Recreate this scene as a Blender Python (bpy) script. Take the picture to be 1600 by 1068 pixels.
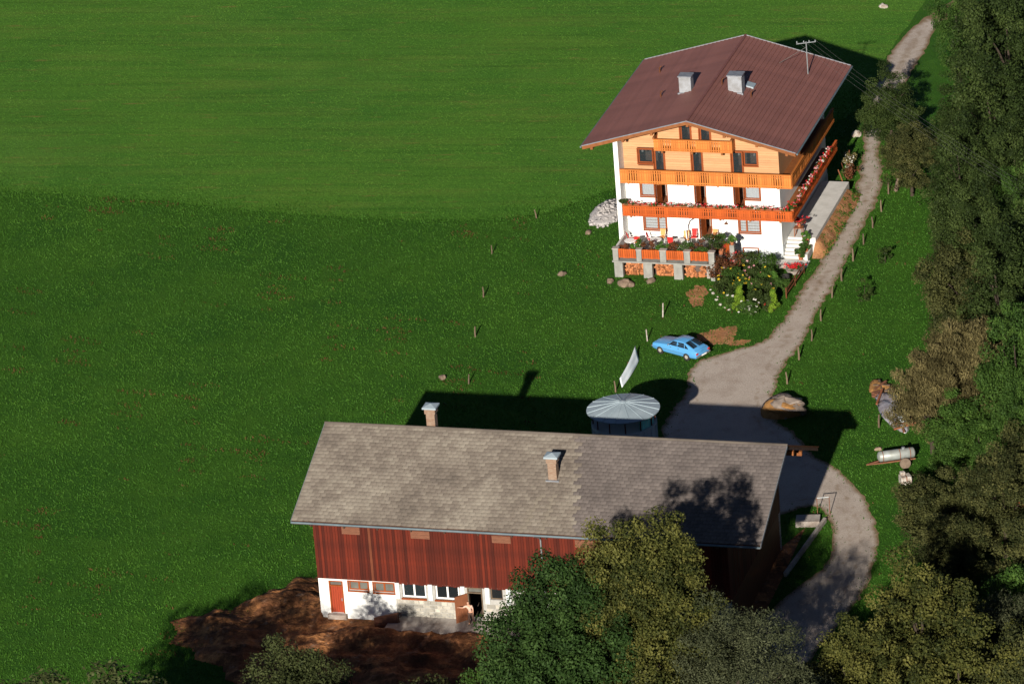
import bpy, bmesh, math, random
import numpy as np
from mathutils import Vector, Matrix
random.seed(7)
R = math.radians
scene = bpy.context.scene
for o in list(bpy.data.objects): bpy.data.objects.remove(o)
COL = scene.collection

# ------------------------------------------------------------------ camera
PITCH, ROLL, DIST = R(23.06), R(-4.6), 389.05
fw = Vector((0, math.cos(PITCH), -math.sin(PITCH)))
rt0 = Vector((1, 0, 0)); up0 = rt0.cross(fw)
rt = math.cos(ROLL)*rt0 + math.sin(ROLL)*up0
up = -math.sin(ROLL)*rt0 + math.cos(ROLL)*up0
cd = bpy.data.cameras.new('camera'); cam = bpy.data.objects.new('camera', cd); COL.objects.link(cam)
cam.matrix_world = Matrix(((rt.x, up.x, -fw.x, -DIST*fw.x), (rt.y, up.y, -fw.y, -DIST*fw.y),
                           (rt.z, up.z, -fw.z, -DIST*fw.z), (0, 0, 0, 1)))
cd.sensor_width = 36; cd.lens = 8170/1600*36; cd.clip_start = 1; cd.clip_end = 6000
scene.camera = cam
# ------------------------------------------------------------------ sky + sun
SUN_EL, SUN_AZ = R(20.3), R(12.2)          # light travels away from the camera, 12 deg to the right
w = bpy.data.worlds.new('World'); scene.world = w; w.use_nodes = True
nt = w.node_tree; nt.nodes.clear()
sky = nt.nodes.new('ShaderNodeTexSky'); sky.sky_type = 'NISHITA'; sky.sun_disc = False
sky.sun_elevation = SUN_EL; sky.sun_rotation = math.pi + SUN_AZ; sky.altitude = 1200; sky.air_density = .42; sky.dust_density = .2
bg = nt.nodes.new('ShaderNodeBackground'); bg.inputs[1].default_value = 0.05
wo = nt.nodes.new('ShaderNodeOutputWorld')
nt.links.new(sky.outputs[0], bg.inputs[0]); nt.links.new(bg.outputs[0], wo.inputs[0])
ld = bpy.data.lights.new('sun', 'SUN'); ld.energy = 5.0; ld.angle = R(0.5); ld.color = (1, .93, .82)
sun = bpy.data.objects.new('sun', ld); COL.objects.link(sun)
sdir = Vector((math.cos(SUN_EL)*math.sin(SUN_AZ), math.cos(SUN_EL)*math.cos(SUN_AZ), -math.sin(SUN_EL)))
sun.rotation_euler = sdir.to_track_quat('-Z', 'Y').to_euler(); sun.location = (-30, -150, 90)
vs = scene.view_settings
vs.view_transform = 'Standard'; vs.look = 'None'; vs.gamma = 1; vs.exposure = 0.6
try: vs.use_curve_mapping = False
except Exception: pass

# ------------------------------------------------------------------ materials
MATS = {}
def mat(name, c1, c2=None, c3=None, scale=4.0, stretch=(1, 1, 1), rough=.8, bump=0.0, bscale=None, spec=.3,
        detail=5, metal=0, attr=None, aw=(.3, .7), trans=0, objrand=0, coord='Object', lo=.35, hi=.65, alpha=1, emit=None, wave=None):
    m = bpy.data.materials.new(name); m.use_nodes = True; MATS[name] = m
    N = m.node_tree.nodes; Lk = m.node_tree.links; p = N['Principled BSDF']
    p.inputs['Roughness'].default_value = rough; p.inputs['Metallic'].default_value = metal
    p.inputs['Specular IOR Level'].default_value = spec
    p.inputs['Base Color'].default_value = (*c1, 1)
    tc = N.new('ShaderNodeTexCoord'); mp = N.new('ShaderNodeMapping'); mp.inputs['Scale'].default_value = stretch
    if coord == 'World':
        g = N.new('ShaderNodeNewGeometry'); Lk.new(g.outputs['Position'], mp.inputs[0])
    else: Lk.new(tc.outputs[coord], mp.inputs[0])
    col = None
    if c2:
        nz = N.new('ShaderNodeTexNoise'); nz.inputs['Scale'].default_value = scale; nz.inputs['Detail'].default_value = detail
        nz.inputs['Roughness'].default_value = .65
        Lk.new(mp.outputs[0], nz.inputs[0])
        rp = N.new('ShaderNodeValToRGB'); cr = rp.color_ramp
        cr.elements[0].position = lo; cr.elements[0].color = (*c1, 1)
        cr.elements[1].position = hi; cr.elements[1].color = (*c2, 1)
        if c3:
            e = cr.elements.new((lo+hi)/2); e.color = (*c3, 1)
        if attr:
            at = N.new('ShaderNodeAttribute'); at.attribute_name = attr
            mx = N.new('ShaderNodeMath'); mx.operation = 'MULTIPLY_ADD'; mx.inputs[1].default_value = aw[0]; 
            Lk.new(nz.outputs[0], mx.inputs[0]); 
            sb = N.new('ShaderNodeMath'); sb.operation = 'MULTIPLY_ADD'; sb.inputs[1].default_value = aw[1]; sb.inputs[2].default_value = 0
            Lk.new(at.outputs['Fac'], sb.inputs[0]); Lk.new(sb.outputs[0], mx.inputs[2]); Lk.new(mx.outputs[0], rp.inputs[0])
        else: Lk.new(nz.outputs[0], rp.inputs[0])
        col = rp.outputs[0]
    if objrand:
        oi = N.new('ShaderNodeObjectInfo'); hs = N.new('ShaderNodeHueSaturation')
        if col: Lk.new(col, hs.inputs['Color'])
        else: hs.inputs['Color'].default_value = (*c1, 1)
        mr = N.new('ShaderNodeMapRange'); mr.inputs[3].default_value = 1-objrand; mr.inputs[4].default_value = 1+objrand
        Lk.new(oi.outputs['Random'], mr.inputs[0]); Lk.new(mr.outputs[0], hs.inputs['Value'])
        col = hs.outputs[0]
    if col: Lk.new(col, p.inputs['Base Color'])
    if bump:
        nb = N.new('ShaderNodeTexNoise'); nb.inputs['Scale'].default_value = bscale or scale*3; nb.inputs['Detail'].default_value = 6
        Lk.new(mp.outputs[0], nb.inputs[0])
        b = N.new('ShaderNodeBump'); b.inputs['Strength'].default_value = 1; b.inputs['Distance'].default_value = bump
        Lk.new(nb.outputs[0], b.inputs['Height']); Lk.new(b.outputs[0], p.inputs['Normal'])
    if trans:
        tr = N.new('ShaderNodeBsdfTranslucent'); ms = N.new('ShaderNodeMixShader'); ms.inputs[0].default_value = trans
        if col: Lk.new(col, tr.inputs[0])
        else: tr.inputs[0].default_value = (*c1, 1)
        Lk.new(p.outputs[0], ms.inputs[1]); Lk.new(tr.outputs[0], ms.inputs[2])
        Lk.new(ms.outputs[0], N['Material Output'].inputs[0])
    if alpha < 1: p.inputs['Alpha'].default_value = alpha
    return m

def two_scale(name, base, patches, fine, rough=.95, bump=.05, bscale=30, fscale=9, spec=.1, streak=None):
    """ground material: large patches mixed with fine grain, all in world metres"""
    m = bpy.data.materials.new(name); m.use_nodes = True; MATS[name] = m
    N = m.node_tree.nodes; Lk = m.node_tree.links; p = N['Principled BSDF']
    p.inputs['Roughness'].default_value = rough; p.inputs['Specular IOR Level'].default_value = spec
    g = N.new('ShaderNodeNewGeometry'); col = None
    rgb = N.new('ShaderNodeRGB'); rgb.outputs[0].default_value = (*base, 1); col = rgb.outputs[0]
    for (c, sc, lo, hi, st, amt) in patches:
        rt_ = N.new('ShaderNodeMapping'); rt_.inputs['Rotation'].default_value = (0, 0, R(12.5)); Lk.new(g.outputs['Position'], rt_.inputs[0])
        mp = N.new('ShaderNodeMapping'); mp.inputs['Scale'].default_value = st; Lk.new(rt_.outputs[0], mp.inputs[0])
        nz = N.new('ShaderNodeTexNoise'); nz.inputs['Scale'].default_value = sc; nz.inputs['Detail'].default_value = 6
        nz.inputs['Roughness'].default_value = .62
        Lk.new(mp.outputs[0], nz.inputs[0])
        mr = N.new('ShaderNodeMapRange'); mr.inputs[1].default_value = lo; mr.inputs[2].default_value = hi
        mr.inputs[3].default_value = 0; mr.inputs[4].default_value = amt; mr.clamp = True
        Lk.new(nz.outputs[0], mr.inputs[0])
        mx = N.new('ShaderNodeMix'); mx.data_type = 'RGBA'
        Lk.new(mr.outputs[0], mx.inputs[0]); Lk.new(col, mx.inputs[6]); mx.inputs[7].default_value = (*c, 1); col = mx.outputs[2]
    nz = N.new('ShaderNodeTexNoise'); nz.inputs['Scale'].default_value = fscale; nz.inputs['Detail'].default_value = 8
    nz.inputs['Roughness'].default_value = .75
    Lk.new(g.outputs['Position'], nz.inputs[0])
    mr = N.new('ShaderNodeMapRange'); mr.inputs[1].default_value = .3; mr.inputs[2].default_value = .7
    mr.inputs[3].default_value = 1-fine; mr.inputs[4].default_value = 1+fine; Lk.new(nz.outputs[0], mr.inputs[0])
    hs = N.new('ShaderNodeHueSaturation'); Lk.new(col, hs.inputs['Color']); Lk.new(mr.outputs[0], hs.inputs['Value'])
    Lk.new(hs.outputs[0], p.inputs['Base Color'])
    nb = N.new('ShaderNodeTexNoise'); nb.inputs['Scale'].default_value = bscale; nb.inputs['Detail'].default_value = 5
    Lk.new(g.outputs['Position'], nb.inputs[0])
    b = N.new('ShaderNodeBump'); b.inputs['Distance'].default_value = bump; Lk.new(nb.outputs[0], b.inputs['Height'])
    Lk.new(b.outputs[0], p.inputs['Normal'])
    return m

one = (1, 1, 1)
two_scale('grass', (.040, .112, .010), [((.024, .082, .008), .10, .4, .62, one, .9), ((.056, .142, .014), .5, .52, .7, one, .6),
          ((.105, .060, .018), 2.2, .64, .76, one, .8)], .35, bump=.12, bscale=9, fscale=6)
two_scale('mown', (.068, .168, .018), [((.044, .136, .015), .05, .4, .62, one, .9), ((.092, .190, .028), .045, .5, .66, one, .5), ((.105, .170, .026), .30, .48, .70, (.22, 1.5, 1), .6),
          ((.034, .100, .010), .5, .50, .72, (.10, 2.4, 1), .7), ((.028, .084, .008), 1.1, .55, .75, (.09, 2.0, 1), .55), ((.20, .135, .045), .9, .60, .74, (.30, 1.5, 1), .65)], .30, bump=.06, bscale=6, fscale=3.0)
two_scale('gravel', (.435, .37, .32), [((.33, .265, .22), .55, .45, .7, one, .8), ((.50, .43, .375), .8, .5, .7, (1, .4, 1), .6),
          ((.16, .12, .075), 1.7, .62, .78, one, .6)], .22, bump=.04, bscale=12, fscale=8)
two_scale('dirt', (.40, .19, .085), [((.24, .115, .055), .9, .42, .62, one, .8), ((.46, .27, .15), 1.4, .5, .7, one, .6),
          ((.07, .085, .015), 1.1, .58, .70, one, .7)], .3, bump=.08, bscale=7, fscale=7)
two_scale('mud', (.24, .100, .044), [((.07, .034, .018), .5, .42, .6, one, .8), ((.46, .20, .075), .9, .48, .62, one, .9),
          ((.27, .19, .14), 1.4, .58, .72, one, .6)], .4, bump=.16, bscale=4, fscale=6)
mat('plaster', (.80, .80, .77), (.70, .71, .69), scale=.7, rough=.9, bump=.004, bscale=30, spec=.15)
mat('plinth', (.62, .66, .66), (.50, .53, .54), scale=1.5, rough=.9, bump=.01, bscale=20)
mat('concrete', (.64, .62, .59), (.48, .46, .43), scale=1.2, rough=.9, bump=.01, bscale=14, lo=.3, hi=.7)
mat('dimconcrete', (.30, .30, .275), (.19, .185, .17), scale=1.6, rough=.95, bump=.015, bscale=10, lo=.3, hi=.7)  # copy of concrete toned down for sun-facing fronts, with a rough mottled grain
mat('oldconcrete', (.42, .39, .36), (.22, .17, .14), scale=.8, rough=.95, bump=.02, bscale=9, lo=.3, hi=.7)
mat('stone', (.34, .325, .29), (.23, .22, .20), (.40, .37, .31), scale=1.3, rough=.95, bump=.02, bscale=12, objrand=.28)
mat('boulder', (.22, .16, .115), (.13, .092, .066), scale=1.5, rough=.95, bump=.05, bscale=5, objrand=.25)
mat('mortar', (.40, .39, .365), (.30, .29, .27), scale=2, rough=.95, bump=.02, bscale=15)
mat('rubble', (.44, .41, .40), (.22, .20, .19), scale=1.5, rough=.95, bump=.02, attr='lv', lo=.1, hi=.9)
def woodm(n, c1, c2, rnd=.16, st=(1, 1, 1), sc=3): return mat(n, c1, c2, scale=sc, stretch=st, rough=.65, bump=.004, spec=.25, objrand=rnd, lo=.3, hi=.7)
woodm('plank', (.54, .300, .150), (.46, .235, .108), .10, (.5, 2, 6))
woodm('railwood', (.56, .188, .040), (.45, .135, .025), .17, (5, 5, .7))
woodm('railwood_red', (.46, .092, .013), (.35, .062, .009), .18, (5, 5, .7))
woodm('frame', (.26, .06, .012), (.20, .045, .010), .1)
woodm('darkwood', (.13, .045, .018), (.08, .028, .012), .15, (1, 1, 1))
woodm('beam', (.26, .095, .028), (.18, .06, .02), .15)
woodm('barnboard', (.115, .0145, .0048), (.055, .0075, .0032), .42, (8, 8, .5), 2)
woodm('barnboard_pale', (.19, .055, .025), (.11, .026, .011), .4, (8, 8, .5), 2)
woodm('vent', (.20, .085, .048), (.14, .058, .034), .1, (1, 1, 4))
woodm('reddoor', (.34, .05, .018), (.24, .035, .014), .05, (4, 4, .6))
woodm('doorwood', (.27, .10, .045), (.17, .06, .03), .1, (4, 4, .6))
woodm('log', (.44, .175, .07), (.25, .09, .036), .6, (1, 1, 1), 2)
woodm('greypost', (.16, .115, .075), (.09, .065, .045), .2)
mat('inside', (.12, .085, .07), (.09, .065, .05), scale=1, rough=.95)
mat('roomwall', (.30, .22, .18), (.24, .18, .15), scale=1, rough=.95)
mat('rooftile', (.245, .103, .083), (.172, .073, .060), scale=.35, stretch=(1, 1, 1), rough=.6, bump=.012, bscale=5, spec=.3, objrand=.07, lo=.3, hi=.7)
mat('ridgecap', (.19, .075, .064), (.15, .058, .05), scale=3, rough=.65)
mat('edge', (.27, .285, .31), (.20, .21, .235), scale=3, rough=.45, metal=.3)
mat('chimneywhite', (.30, .315, .34), (.17, .165, .16), scale=1.6, rough=.9, lo=.35, hi=.75)
mat('brick', (.20, .115, .075), (.28, .21, .155), scale=3, stretch=(1, 1, 5), rough=.95, bump=.01)
mat('zinc', (.335, .40, .44), (.26, .32, .36), scale=.8, rough=.5, metal=.1, bump=.003, spec=.5)
mat('zincdark', (.13, .17, .19), (.09, .12, .14), scale=1, rough=.6, metal=.2)
mat('silobody', (.46, .50, .51), (.36, .40, .41), scale=.8, rough=.8)
mat('turquoise', (.20, .62, .55), rough=.6)
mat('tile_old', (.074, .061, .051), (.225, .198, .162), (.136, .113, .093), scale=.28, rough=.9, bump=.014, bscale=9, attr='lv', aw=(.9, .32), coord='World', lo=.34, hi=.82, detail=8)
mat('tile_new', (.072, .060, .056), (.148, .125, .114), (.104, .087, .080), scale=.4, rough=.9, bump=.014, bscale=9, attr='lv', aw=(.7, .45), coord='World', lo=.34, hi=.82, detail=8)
mat('tile_pale', (.175, .150, .120), (.145, .122, .097), scale=.9, rough=.9, bump=.01, attr='lv', coord='World', lo=.12, hi=.88)
mat('underroof', (.09, .045, .028), (.06, .03, .02), scale=2, rough=.9)
mat('glass', (.03, .04, .045), rough=.08, spec=.7, alpha=.45)
mat('glassclear', (.05, .06, .065), rough=.08, spec=.7, alpha=.16)
mat('glassdark', (.015, .018, .02), rough=.08, spec=.6, alpha=.8)
mat('glassmilk', (.16, .16, .14), (.10, .10, .09), scale=1, rough=.25, spec=.5)
mat('curtain', (.62, .66, .68), (.46, .50, .54), scale=5, stretch=(6, 1, .3), rough=.9)
mat('metalwhite', (.72, .74, .75), rough=.4, spec=.5)
mat('lampwhite', (.85, .85, .82), rough=.4)
mat('steel', (.33, .36, .37), (.24, .26, .27), scale=3, rough=.45, metal=.5)
mat('wire', (.16, .16, .15), rough=.5, metal=.4)
mat('carblue', (.085, .30, .58), rough=.28, spec=.6)
mat('carglass', (.015, .02, .022), rough=.06, spec=.7, alpha=.75)
mat('carseat', (.50, .36, .20), (.40, .28, .15), scale=3, rough=.9)
mat('rubber', (.018, .017, .016), (.03, .028, .026), scale=6, rough=.85)
mat('tractortyre', (.20, .15, .11), (.13, .095, .07), scale=4, rough=.9, bump=.02)
mat('chrome', (.62, .62, .62), rough=.2, metal=.9)
mat('taillight', (.45, .03, .02), rough=.3)
mat('rim', (.55, .52, .46), rough=.35, metal=.4)
mat('rust', (.21, .085, .045), (.13, .055, .032), scale=5, rough=.9, bump=.01)
mat('tanksteel', (.34, .37, .36), (.24, .25, .23), scale=1.5, rough=.5, metal=.25)
mat('paleblue', (.76, .82, .85), (.68, .76, .80), scale=1.2, rough=.55)
mat('tarp', (.235, .19, .16), (.135, .105, .085), scale=1.3, rough=.55, bump=.06, bscale=3)
mat('plastic', (.30, .30, .34), (.16, .14, .15), scale=1.6, rough=.25, bump=.08, bscale=3, spec=.7)
mat('hay', (.34, .17, .055), (.22, .11, .035), scale=3, rough=.95, bump=.06, bscale=8)
mat('skin', (.50, .27, .18), rough=.6)
mat('shirt', (.62, .42, .33), (.54, .36, .28), scale=6, rough=.9)
mat('trousers', (.10, .055, .04), (.07, .04, .03), scale=6, rough=.9)
mat('hair', (.06, .03, .015), rough=.7)
mat('redcloth', (.62, .03, .025), (.50, .02, .02), scale=5, rough=.75)
mat('orangecloth', (.65, .30, .10), rough=.75)
mat('white', (.78, .78, .76), rough=.6)
mat('whiteworn', (.46, .43, .39), (.24, .18, .14), scale=3, rough=.9, lo=.4, hi=.62)
mat('pot', (.36, .13, .06), (.26, .09, .04), scale=4, rough=.9)
mat('step', (.66, .64, .60), (.52, .50, .47), scale=1.5, rough=.9)
def leafm(n, a, b, c, tr=.22): return mat(n, a, b, c, scale=.25, rough=.65, spec=.12, attr='lv', trans=tr, lo=.12, hi=.88, detail=2)
leafm('leaf_dark', (.014, .025, .006), (.058, .084, .021), (.032, .052, .012))
leafm('leaf_deep', (.013, .029, .007), (.050, .092, .022), (.027, .057, .013))
leafm('leaf_green', (.018, .042, .008), (.068, .125, .022), (.038, .080, .014))
leafm('leaf_fresh', (.020, .046, .009), (.074, .135, .024), (.040, .086, .014))
leafm('leaf_bright', (.028, .075, .012), (.100, .200, .030), (.060, .135, .020))
leafm('leaf_yellow', (.019, .027, .007), (.126, .122, .030), (.060, .066, .015))
leafm('leaf_olive', (.021, .029, .009), (.108, .108, .035), (.055, .060, .019))
leafm('leaf_grey', (.021, .027, .012), (.098, .106, .054), (.050, .058, .028))
leafm('leaf_brown', (.020, .026, .008), (.090, .094, .030), (.047, .052, .016))
leafm('leaf_sage', (.016, .024, .008), (.078, .092, .032), (.042, .052, .017))
leafm('leaf_willow', (.045, .038, .014), (.220, .180, .075), (.115, .098, .040))
leafm('leaf_lime', (.06, .13, .012), (.22, .33, .03), (.14, .23, .02))
leafm('leaf_red', (.05, .02, .012), (.20, .055, .03), (.11, .05, .02))
leafm('grassblade', (.023, .074, .007), (.064, .152, .017), (.039, .111, .011), .15)
leafm('weedblade', (.050, .024, .010), (.13, .070, .024), (.085, .042, .016), .1)
leafm('mownblade', (.042, .118, .012), (.108, .205, .030), (.066, .162, .018), .15)
leafm('flower_red', (.35, .010, .012), (.75, .05, .05), (.55, .02, .03), .1)
leafm('flower_white', (.55, .52, .48), (.85, .82, .76), (.75, .72, .66), .1)
leafm('flower_yellow', (.5, .32, .02), (.75, .55, .05), (.65, .45, .03), .1)
leafm('flower_pink', (.65, .22, .25), (.85, .55, .55), (.75, .35, .38), .1)
mat('bark', (.055, .040, .028), (.03, .022, .016), scale=3, stretch=(1, 1, .3), rough=.95, bump=.02)

gm = MATS['gravel'].node_tree; hs_ = [n for n in gm.nodes if n.type == 'HUE_SAT'][0]; pb = gm.nodes['Principled BSDF']
at_ = gm.nodes.new('ShaderNodeAttribute'); at_.attribute_name = 'wear'; nz_ = gm.nodes.new('ShaderNodeTexNoise'); nz_.inputs['Scale'].default_value = 1.6; nz_.inputs['Detail'].default_value = 6
geo_ = gm.nodes.new('ShaderNodeNewGeometry'); gm.links.new(geo_.outputs['Position'], nz_.inputs[0])
ma_ = gm.nodes.new('ShaderNodeMath'); ma_.operation = 'ADD'; gm.links.new(at_.outputs['Fac'], ma_.inputs[0]); gm.links.new(nz_.outputs[0], ma_.inputs[1])
mr_ = gm.nodes.new('ShaderNodeMapRange'); mr_.inputs[1].default_value = .62; mr_.inputs[2].default_value = 1.25; gm.links.new(ma_.outputs[0], mr_.inputs[0])
mx_ = gm.nodes.new('ShaderNodeMix'); mx_.data_type = 'RGBA'; mx_.inputs[6].default_value = (.21, .145, .085, 1)
gm.links.new(mr_.outputs[0], mx_.inputs[0]); gm.links.new(hs_.outputs[0], mx_.inputs[7]); gm.links.new(mx_.outputs[2], pb.inputs['Base Color'])
# ------------------------------------------------------------------ helpers
def link(o, parent=None):
    COL.objects.link(o)
    if parent is not None: o.parent = parent
    return o
class MB:
    def __init__(s): s.v = []; s.f = []
    def add(s, vs, fs):
        n = len(s.v); s.v += [tuple(p) for p in vs]; s.f += [tuple(i+n for i in f) for f in fs]; return s
    def box(s, x0, x1, y0, y1, z0, z1):
        return s.add([(x0, y0, z0), (x1, y0, z0), (x1, y1, z0), (x0, y1, z0), (x0, y0, z1), (x1, y0, z1), (x1, y1, z1), (x0, y1, z1)],
              [(3, 2, 1, 0), (4, 5, 6, 7), (0, 1, 5, 4), (1, 2, 6, 5), (2, 3, 7, 6), (3, 0, 4, 7)])
    def bar(s, a, b, w, h=None):
        """rectangular bar from a to b"""
        h = h or w; a = Vector(a); b = Vector(b); d = (b-a).normalized()
        u = d.cross(Vector((0, 0, 1)));  u = Vector((1, 0, 0)) if u.length < 1e-3 else u.normalized()
        n = u.cross(d); P = []
        for q in (a, b):
            for i, j in ((-1, -1), (1, -1), (1, 1), (-1, 1)): P.append(q+u*(i*w/2)+n*(j*h/2))
        return s.add(P, [(3, 2, 1, 0), (4, 5, 6, 7), (0, 1, 5, 4), (1, 2, 6, 5), (2, 3, 7, 6), (3, 0, 4, 7)])
    def tube(s, pts, rad, n=8, cap=True):
        pts = [Vector(p) for p in pts]; rr = rad if hasattr(rad, '__len__') else [rad]*len(pts)
        V = []; F = []
        for i, p in enumerate(pts):
            d = (pts[min(i+1, len(pts)-1)]-pts[max(i-1, 0)]).normalized()
            u = d.cross(Vector((0.1, 0.03, 1)));  u = Vector((1, 0, 0)) if u.length < 1e-2 else u.normalized()
            t = d.cross(u)
            for k in range(n):
                a = 2*math.pi*k/n; V.append(p+(u*math.cos(a)+t*math.sin(a))*rr[i])
        for i in range(len(pts)-1):
            for k in range(n): F.append((i*n+k, i*n+(k+1) % n, (i+1)*n+(k+1) % n, (i+1)*n+k))
        if cap: F += [tuple(range(n))[::-1], tuple(range((len(pts)-1)*n, len(pts)*n))]
        return s.add(V, F)
    def lathe(s, prof, n=24, c=(0, 0, 0)):
        V = []; F = []
        for r, z in prof:
            for k in range(n):
                a = 2*math.pi*k/n; V.append((c[0]+r*math.cos(a), c[1]+r*math.sin(a), c[2]+z))
        for i in range(len(prof)-1):
            for k in range(n): F.append((i*n+k, i*n+(k+1) % n, (i+1)*n+(k+1) % n, (i+1)*n+k))
        F += [tuple(range(n))[::-1], tuple(range((len(prof)-1)*n, len(prof)*n))]
        return s.add(V, F)
    def prism(s, poly, y0, y1):
        """polygon in xz extruded along y"""
        n = len(poly); V = [(x, y0, z) for x, z in poly]+[(x, y1, z) for x, z in poly]
        return s.add(V, [tuple(range(n)), tuple(range(2*n-1, n-1, -1))]+[(i, i+n, (i+1) % n+n, (i+1) % n) for i in range(n)])
    def mesh(s, name, m):
        me = bpy.data.meshes.new(name); me.from_pydata(s.v, [], s.f); me.update()
        bm = bmesh.new(); bm.from_mesh(me); bmesh.ops.recalc_face_normals(bm, faces=bm.faces); bm.to_mesh(me); bm.free()
        me.materials.append(MATS[m]); return me
    def build(s, name, m, parent=None, smooth=False, bevel=0, loc=None, rot=None, label=None):
        me = s.mesh(name, m); o = bpy.data.objects.new(name, me); link(o, parent)
        if smooth: me.polygons.foreach_set('use_smooth', [True]*len(me.polygons))
        if bevel:
            b = o.modifiers.new('bevel', 'BEVEL'); b.width = bevel; b.segments = 2; b.limit_method = 'ANGLE'
        if loc: o.location = loc
        if rot: o.rotation_euler = rot
        if label: o['label'] = label
        return o
def inst(name, me, parent=None, loc=(0, 0, 0), rot=(0, 0, 0), scale=None):
    o = bpy.data.objects.new(name, me); link(o, parent); o.location = loc; o.rotation_euler = rot
    if scale: o.scale = scale if hasattr(scale, '__len__') else (scale,)*3
    return o
def tag(o, label=None, cat=None, group=None, kind=None):
    if label: o['label'] = label
    if cat: o['category'] = cat
    if group: o['group'] = group
    if kind: o['kind'] = kind
    return o
def thing(name, label, cat, loc=(0, 0, 0), rz=0, group=None, scale=None):
    o = bpy.data.objects.new(name, None); link(o); o.location = loc; o.rotation_euler = (0, 0, rz)
    o.empty_display_size = .3
    if scale: o.scale = (scale,)*3
    return tag(o, label, cat, group)
def copy_tree(o, parent=None):
    c = o.copy(); COL.objects.link(c); c.parent = parent
    for ch in o.children: copy_tree(ch, c)
    return c
def np_mesh(name, V, F, m, lv=None, quads=True):
    """V (n,3); F (k,4) or (k,3); lv per-face float"""
    me = bpy.data.meshes.new(name); k = F.shape[1]
    me.vertices.add(len(V)); me.vertices.foreach_set('co', V.astype(np.float32).ravel())
    me.loops.add(F.size); me.loops.foreach_set('vertex_index', F.astype(np.int32).ravel())
    me.polygons.add(len(F)); me.polygons.foreach_set('loop_start', np.arange(0, F.size, k, dtype=np.int32))
    me.polygons.foreach_set('loop_total', np.full(len(F), k, dtype=np.int32))
    me.update(calc_edges=True)
    if lv is not None:
        a = me.attributes.new('lv', 'FLOAT', 'FACE'); a.data.foreach_set('value', lv.astype(np.float32))
    me.materials.append(MATS[m]); return me
def poly_sheet(name, pts, z, m, kind='structure'):
    bm = bmesh.new(); vs_ = [bm.verts.new((x, y, z)) for x, y in pts]; bm.faces.new(vs_)
    bmesh.ops.triangulate(bm, faces=bm.faces); bmesh.ops.recalc_face_normals(bm, faces=bm.faces)
    for f in bm.faces:
        if f.normal.z < 0: f.normal_flip()
    me = bpy.data.meshes.new(name); bm.to_mesh(me); bm.free(); me.materials.append(MATS[m])
    o = bpy.data.objects.new(name, me); link(o); o['kind'] = kind; return o
def inpoly(P, poly):
    x, y = P[:, 0], P[:, 1]; r = np.zeros(len(P), bool); n = len(poly); j = n-1
    for i in range(n):
        xi, yi = poly[i]; xj, yj = poly[j]
        c = ((yi > y) != (yj > y)) & (x < (xj-xi)*(y-yi)/(yj-yi+1e-12)+xi); r ^= c; j = i
    return r
def smooth_line(pts, it=2, closed=False, jit=0, seed=1):
    rg = random.Random(seed); P = [tuple(p) for p in pts]
    for _ in range(it):
        Q = [P[0]] if not closed else []
        rng = range(len(P)-1) if not closed else range(len(P))
        for i in rng:
            a, b = P[i], P[(i+1) % len(P)]
            Q += [(a[0]*.75+b[0]*.25, a[1]*.75+b[1]*.25), (a[0]*.25+b[0]*.75, a[1]*.25+b[1]*.75)]
        if not closed: Q.append(P[-1])
        P = Q
    return [(x+rg.uniform(-jit, jit), y+rg.uniform(-jit, jit)) for x, y in P]

# ------------------------------------------------------------------ setting: ground, meadow, drive, mud
g = MB(); g.add([(-1500, -700, 0), (1500, -700, 0), (1500, 2500, 0), (-1500, 2500, 0)], [(0, 1, 2, 3)])
tag(g.build('ground', 'grass'), kind='structure')
MEADOW_EDGE = smooth_line([(-60, 47), (-43.8, 41.4), (-40.6, 40), (-35.2, 37.9), (-27.3, 34.9), (-20.6, 31.2), (-12.4, 27.8), (-4.3, 25.3), (2.3, 24.8), (4.9, 26.2), (7.2, 27.9), (12, 32), (20, 37), (28.6, 39.6), (31.0, 46.3), (33.8, 56.4), (36.0, 62.2), (46, 90)], 4, jit=.10)
MEADOW = [(-400, 60)]+MEADOW_EDGE+[(60, 150), (300, 900), (-700, 900)]
poly_sheet('mown_meadow', MEADOW, .006, 'mown')
DL = [(40.5, 67.5), (36.6, 62.3), (34.3, 57.2), (32.9, 52.6), (31.3, 46.3), (30.0, 40.0), (29.3, 32.6), (28.3, 26.9), (27.4, 21.8), (26.1, 17.1), (24.5, 12.8), (23.5, 9.6), (21.9, 5.3), (20.9, 1.8), (19.4, -2.0), (18.2, -4.2), (15.5, -5.1), (13.7, -6.1), (12.6, -7.8), (12.4, -11.6), (11.1, -14.7), (10.2, -17.4), (9.8, -21.2)]
DR = [(41.6, 66), (38.0, 60.6), (36.7, 55.5), (35.7, 52.5), (34.1, 48.0), (31.9, 40.2), (30.5, 32.3), (30.6, 29.0), (29.6, 23.0), (28.5, 19.1), (27.1, 14.6), (25.6, 9.2), (24.3, 5.1), (23.1, 1.4), (22.0, -2.1), (21.2, -4.8), (19.9, -7.8), (19.0, -10.6), (18.5, -13.4), (18.0, -16.1), (18.3, -18.6), (19.2, -19.6), (19.7, -21.5), (20.3, -24.6), (21.6, -26.5), (22.9, -29.8), (23.7, -35.0), (23.6, -39.3), (22.9, -43.4), (21.7, -47.4), (19.7, -51.8), (16.4, -58.2), (14.4, -63.9)]
DI = [(10.5, -64), (12.4, -55), (15.3, -48.7), (17.4, -45.4), (19.3, -43.3), (20.4, -40.2), (20.7, -36.3), (20.0, -32.6), (18.6, -33.2)]
DRIVE = smooth_line(DR, 3, jit=.15, seed=2)+smooth_line(DI, 2, jit=.12, seed=3)+[(15, -35), (9, -33)]+smooth_line(DL, 3, jit=.15, seed=4)[::-1]
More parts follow.
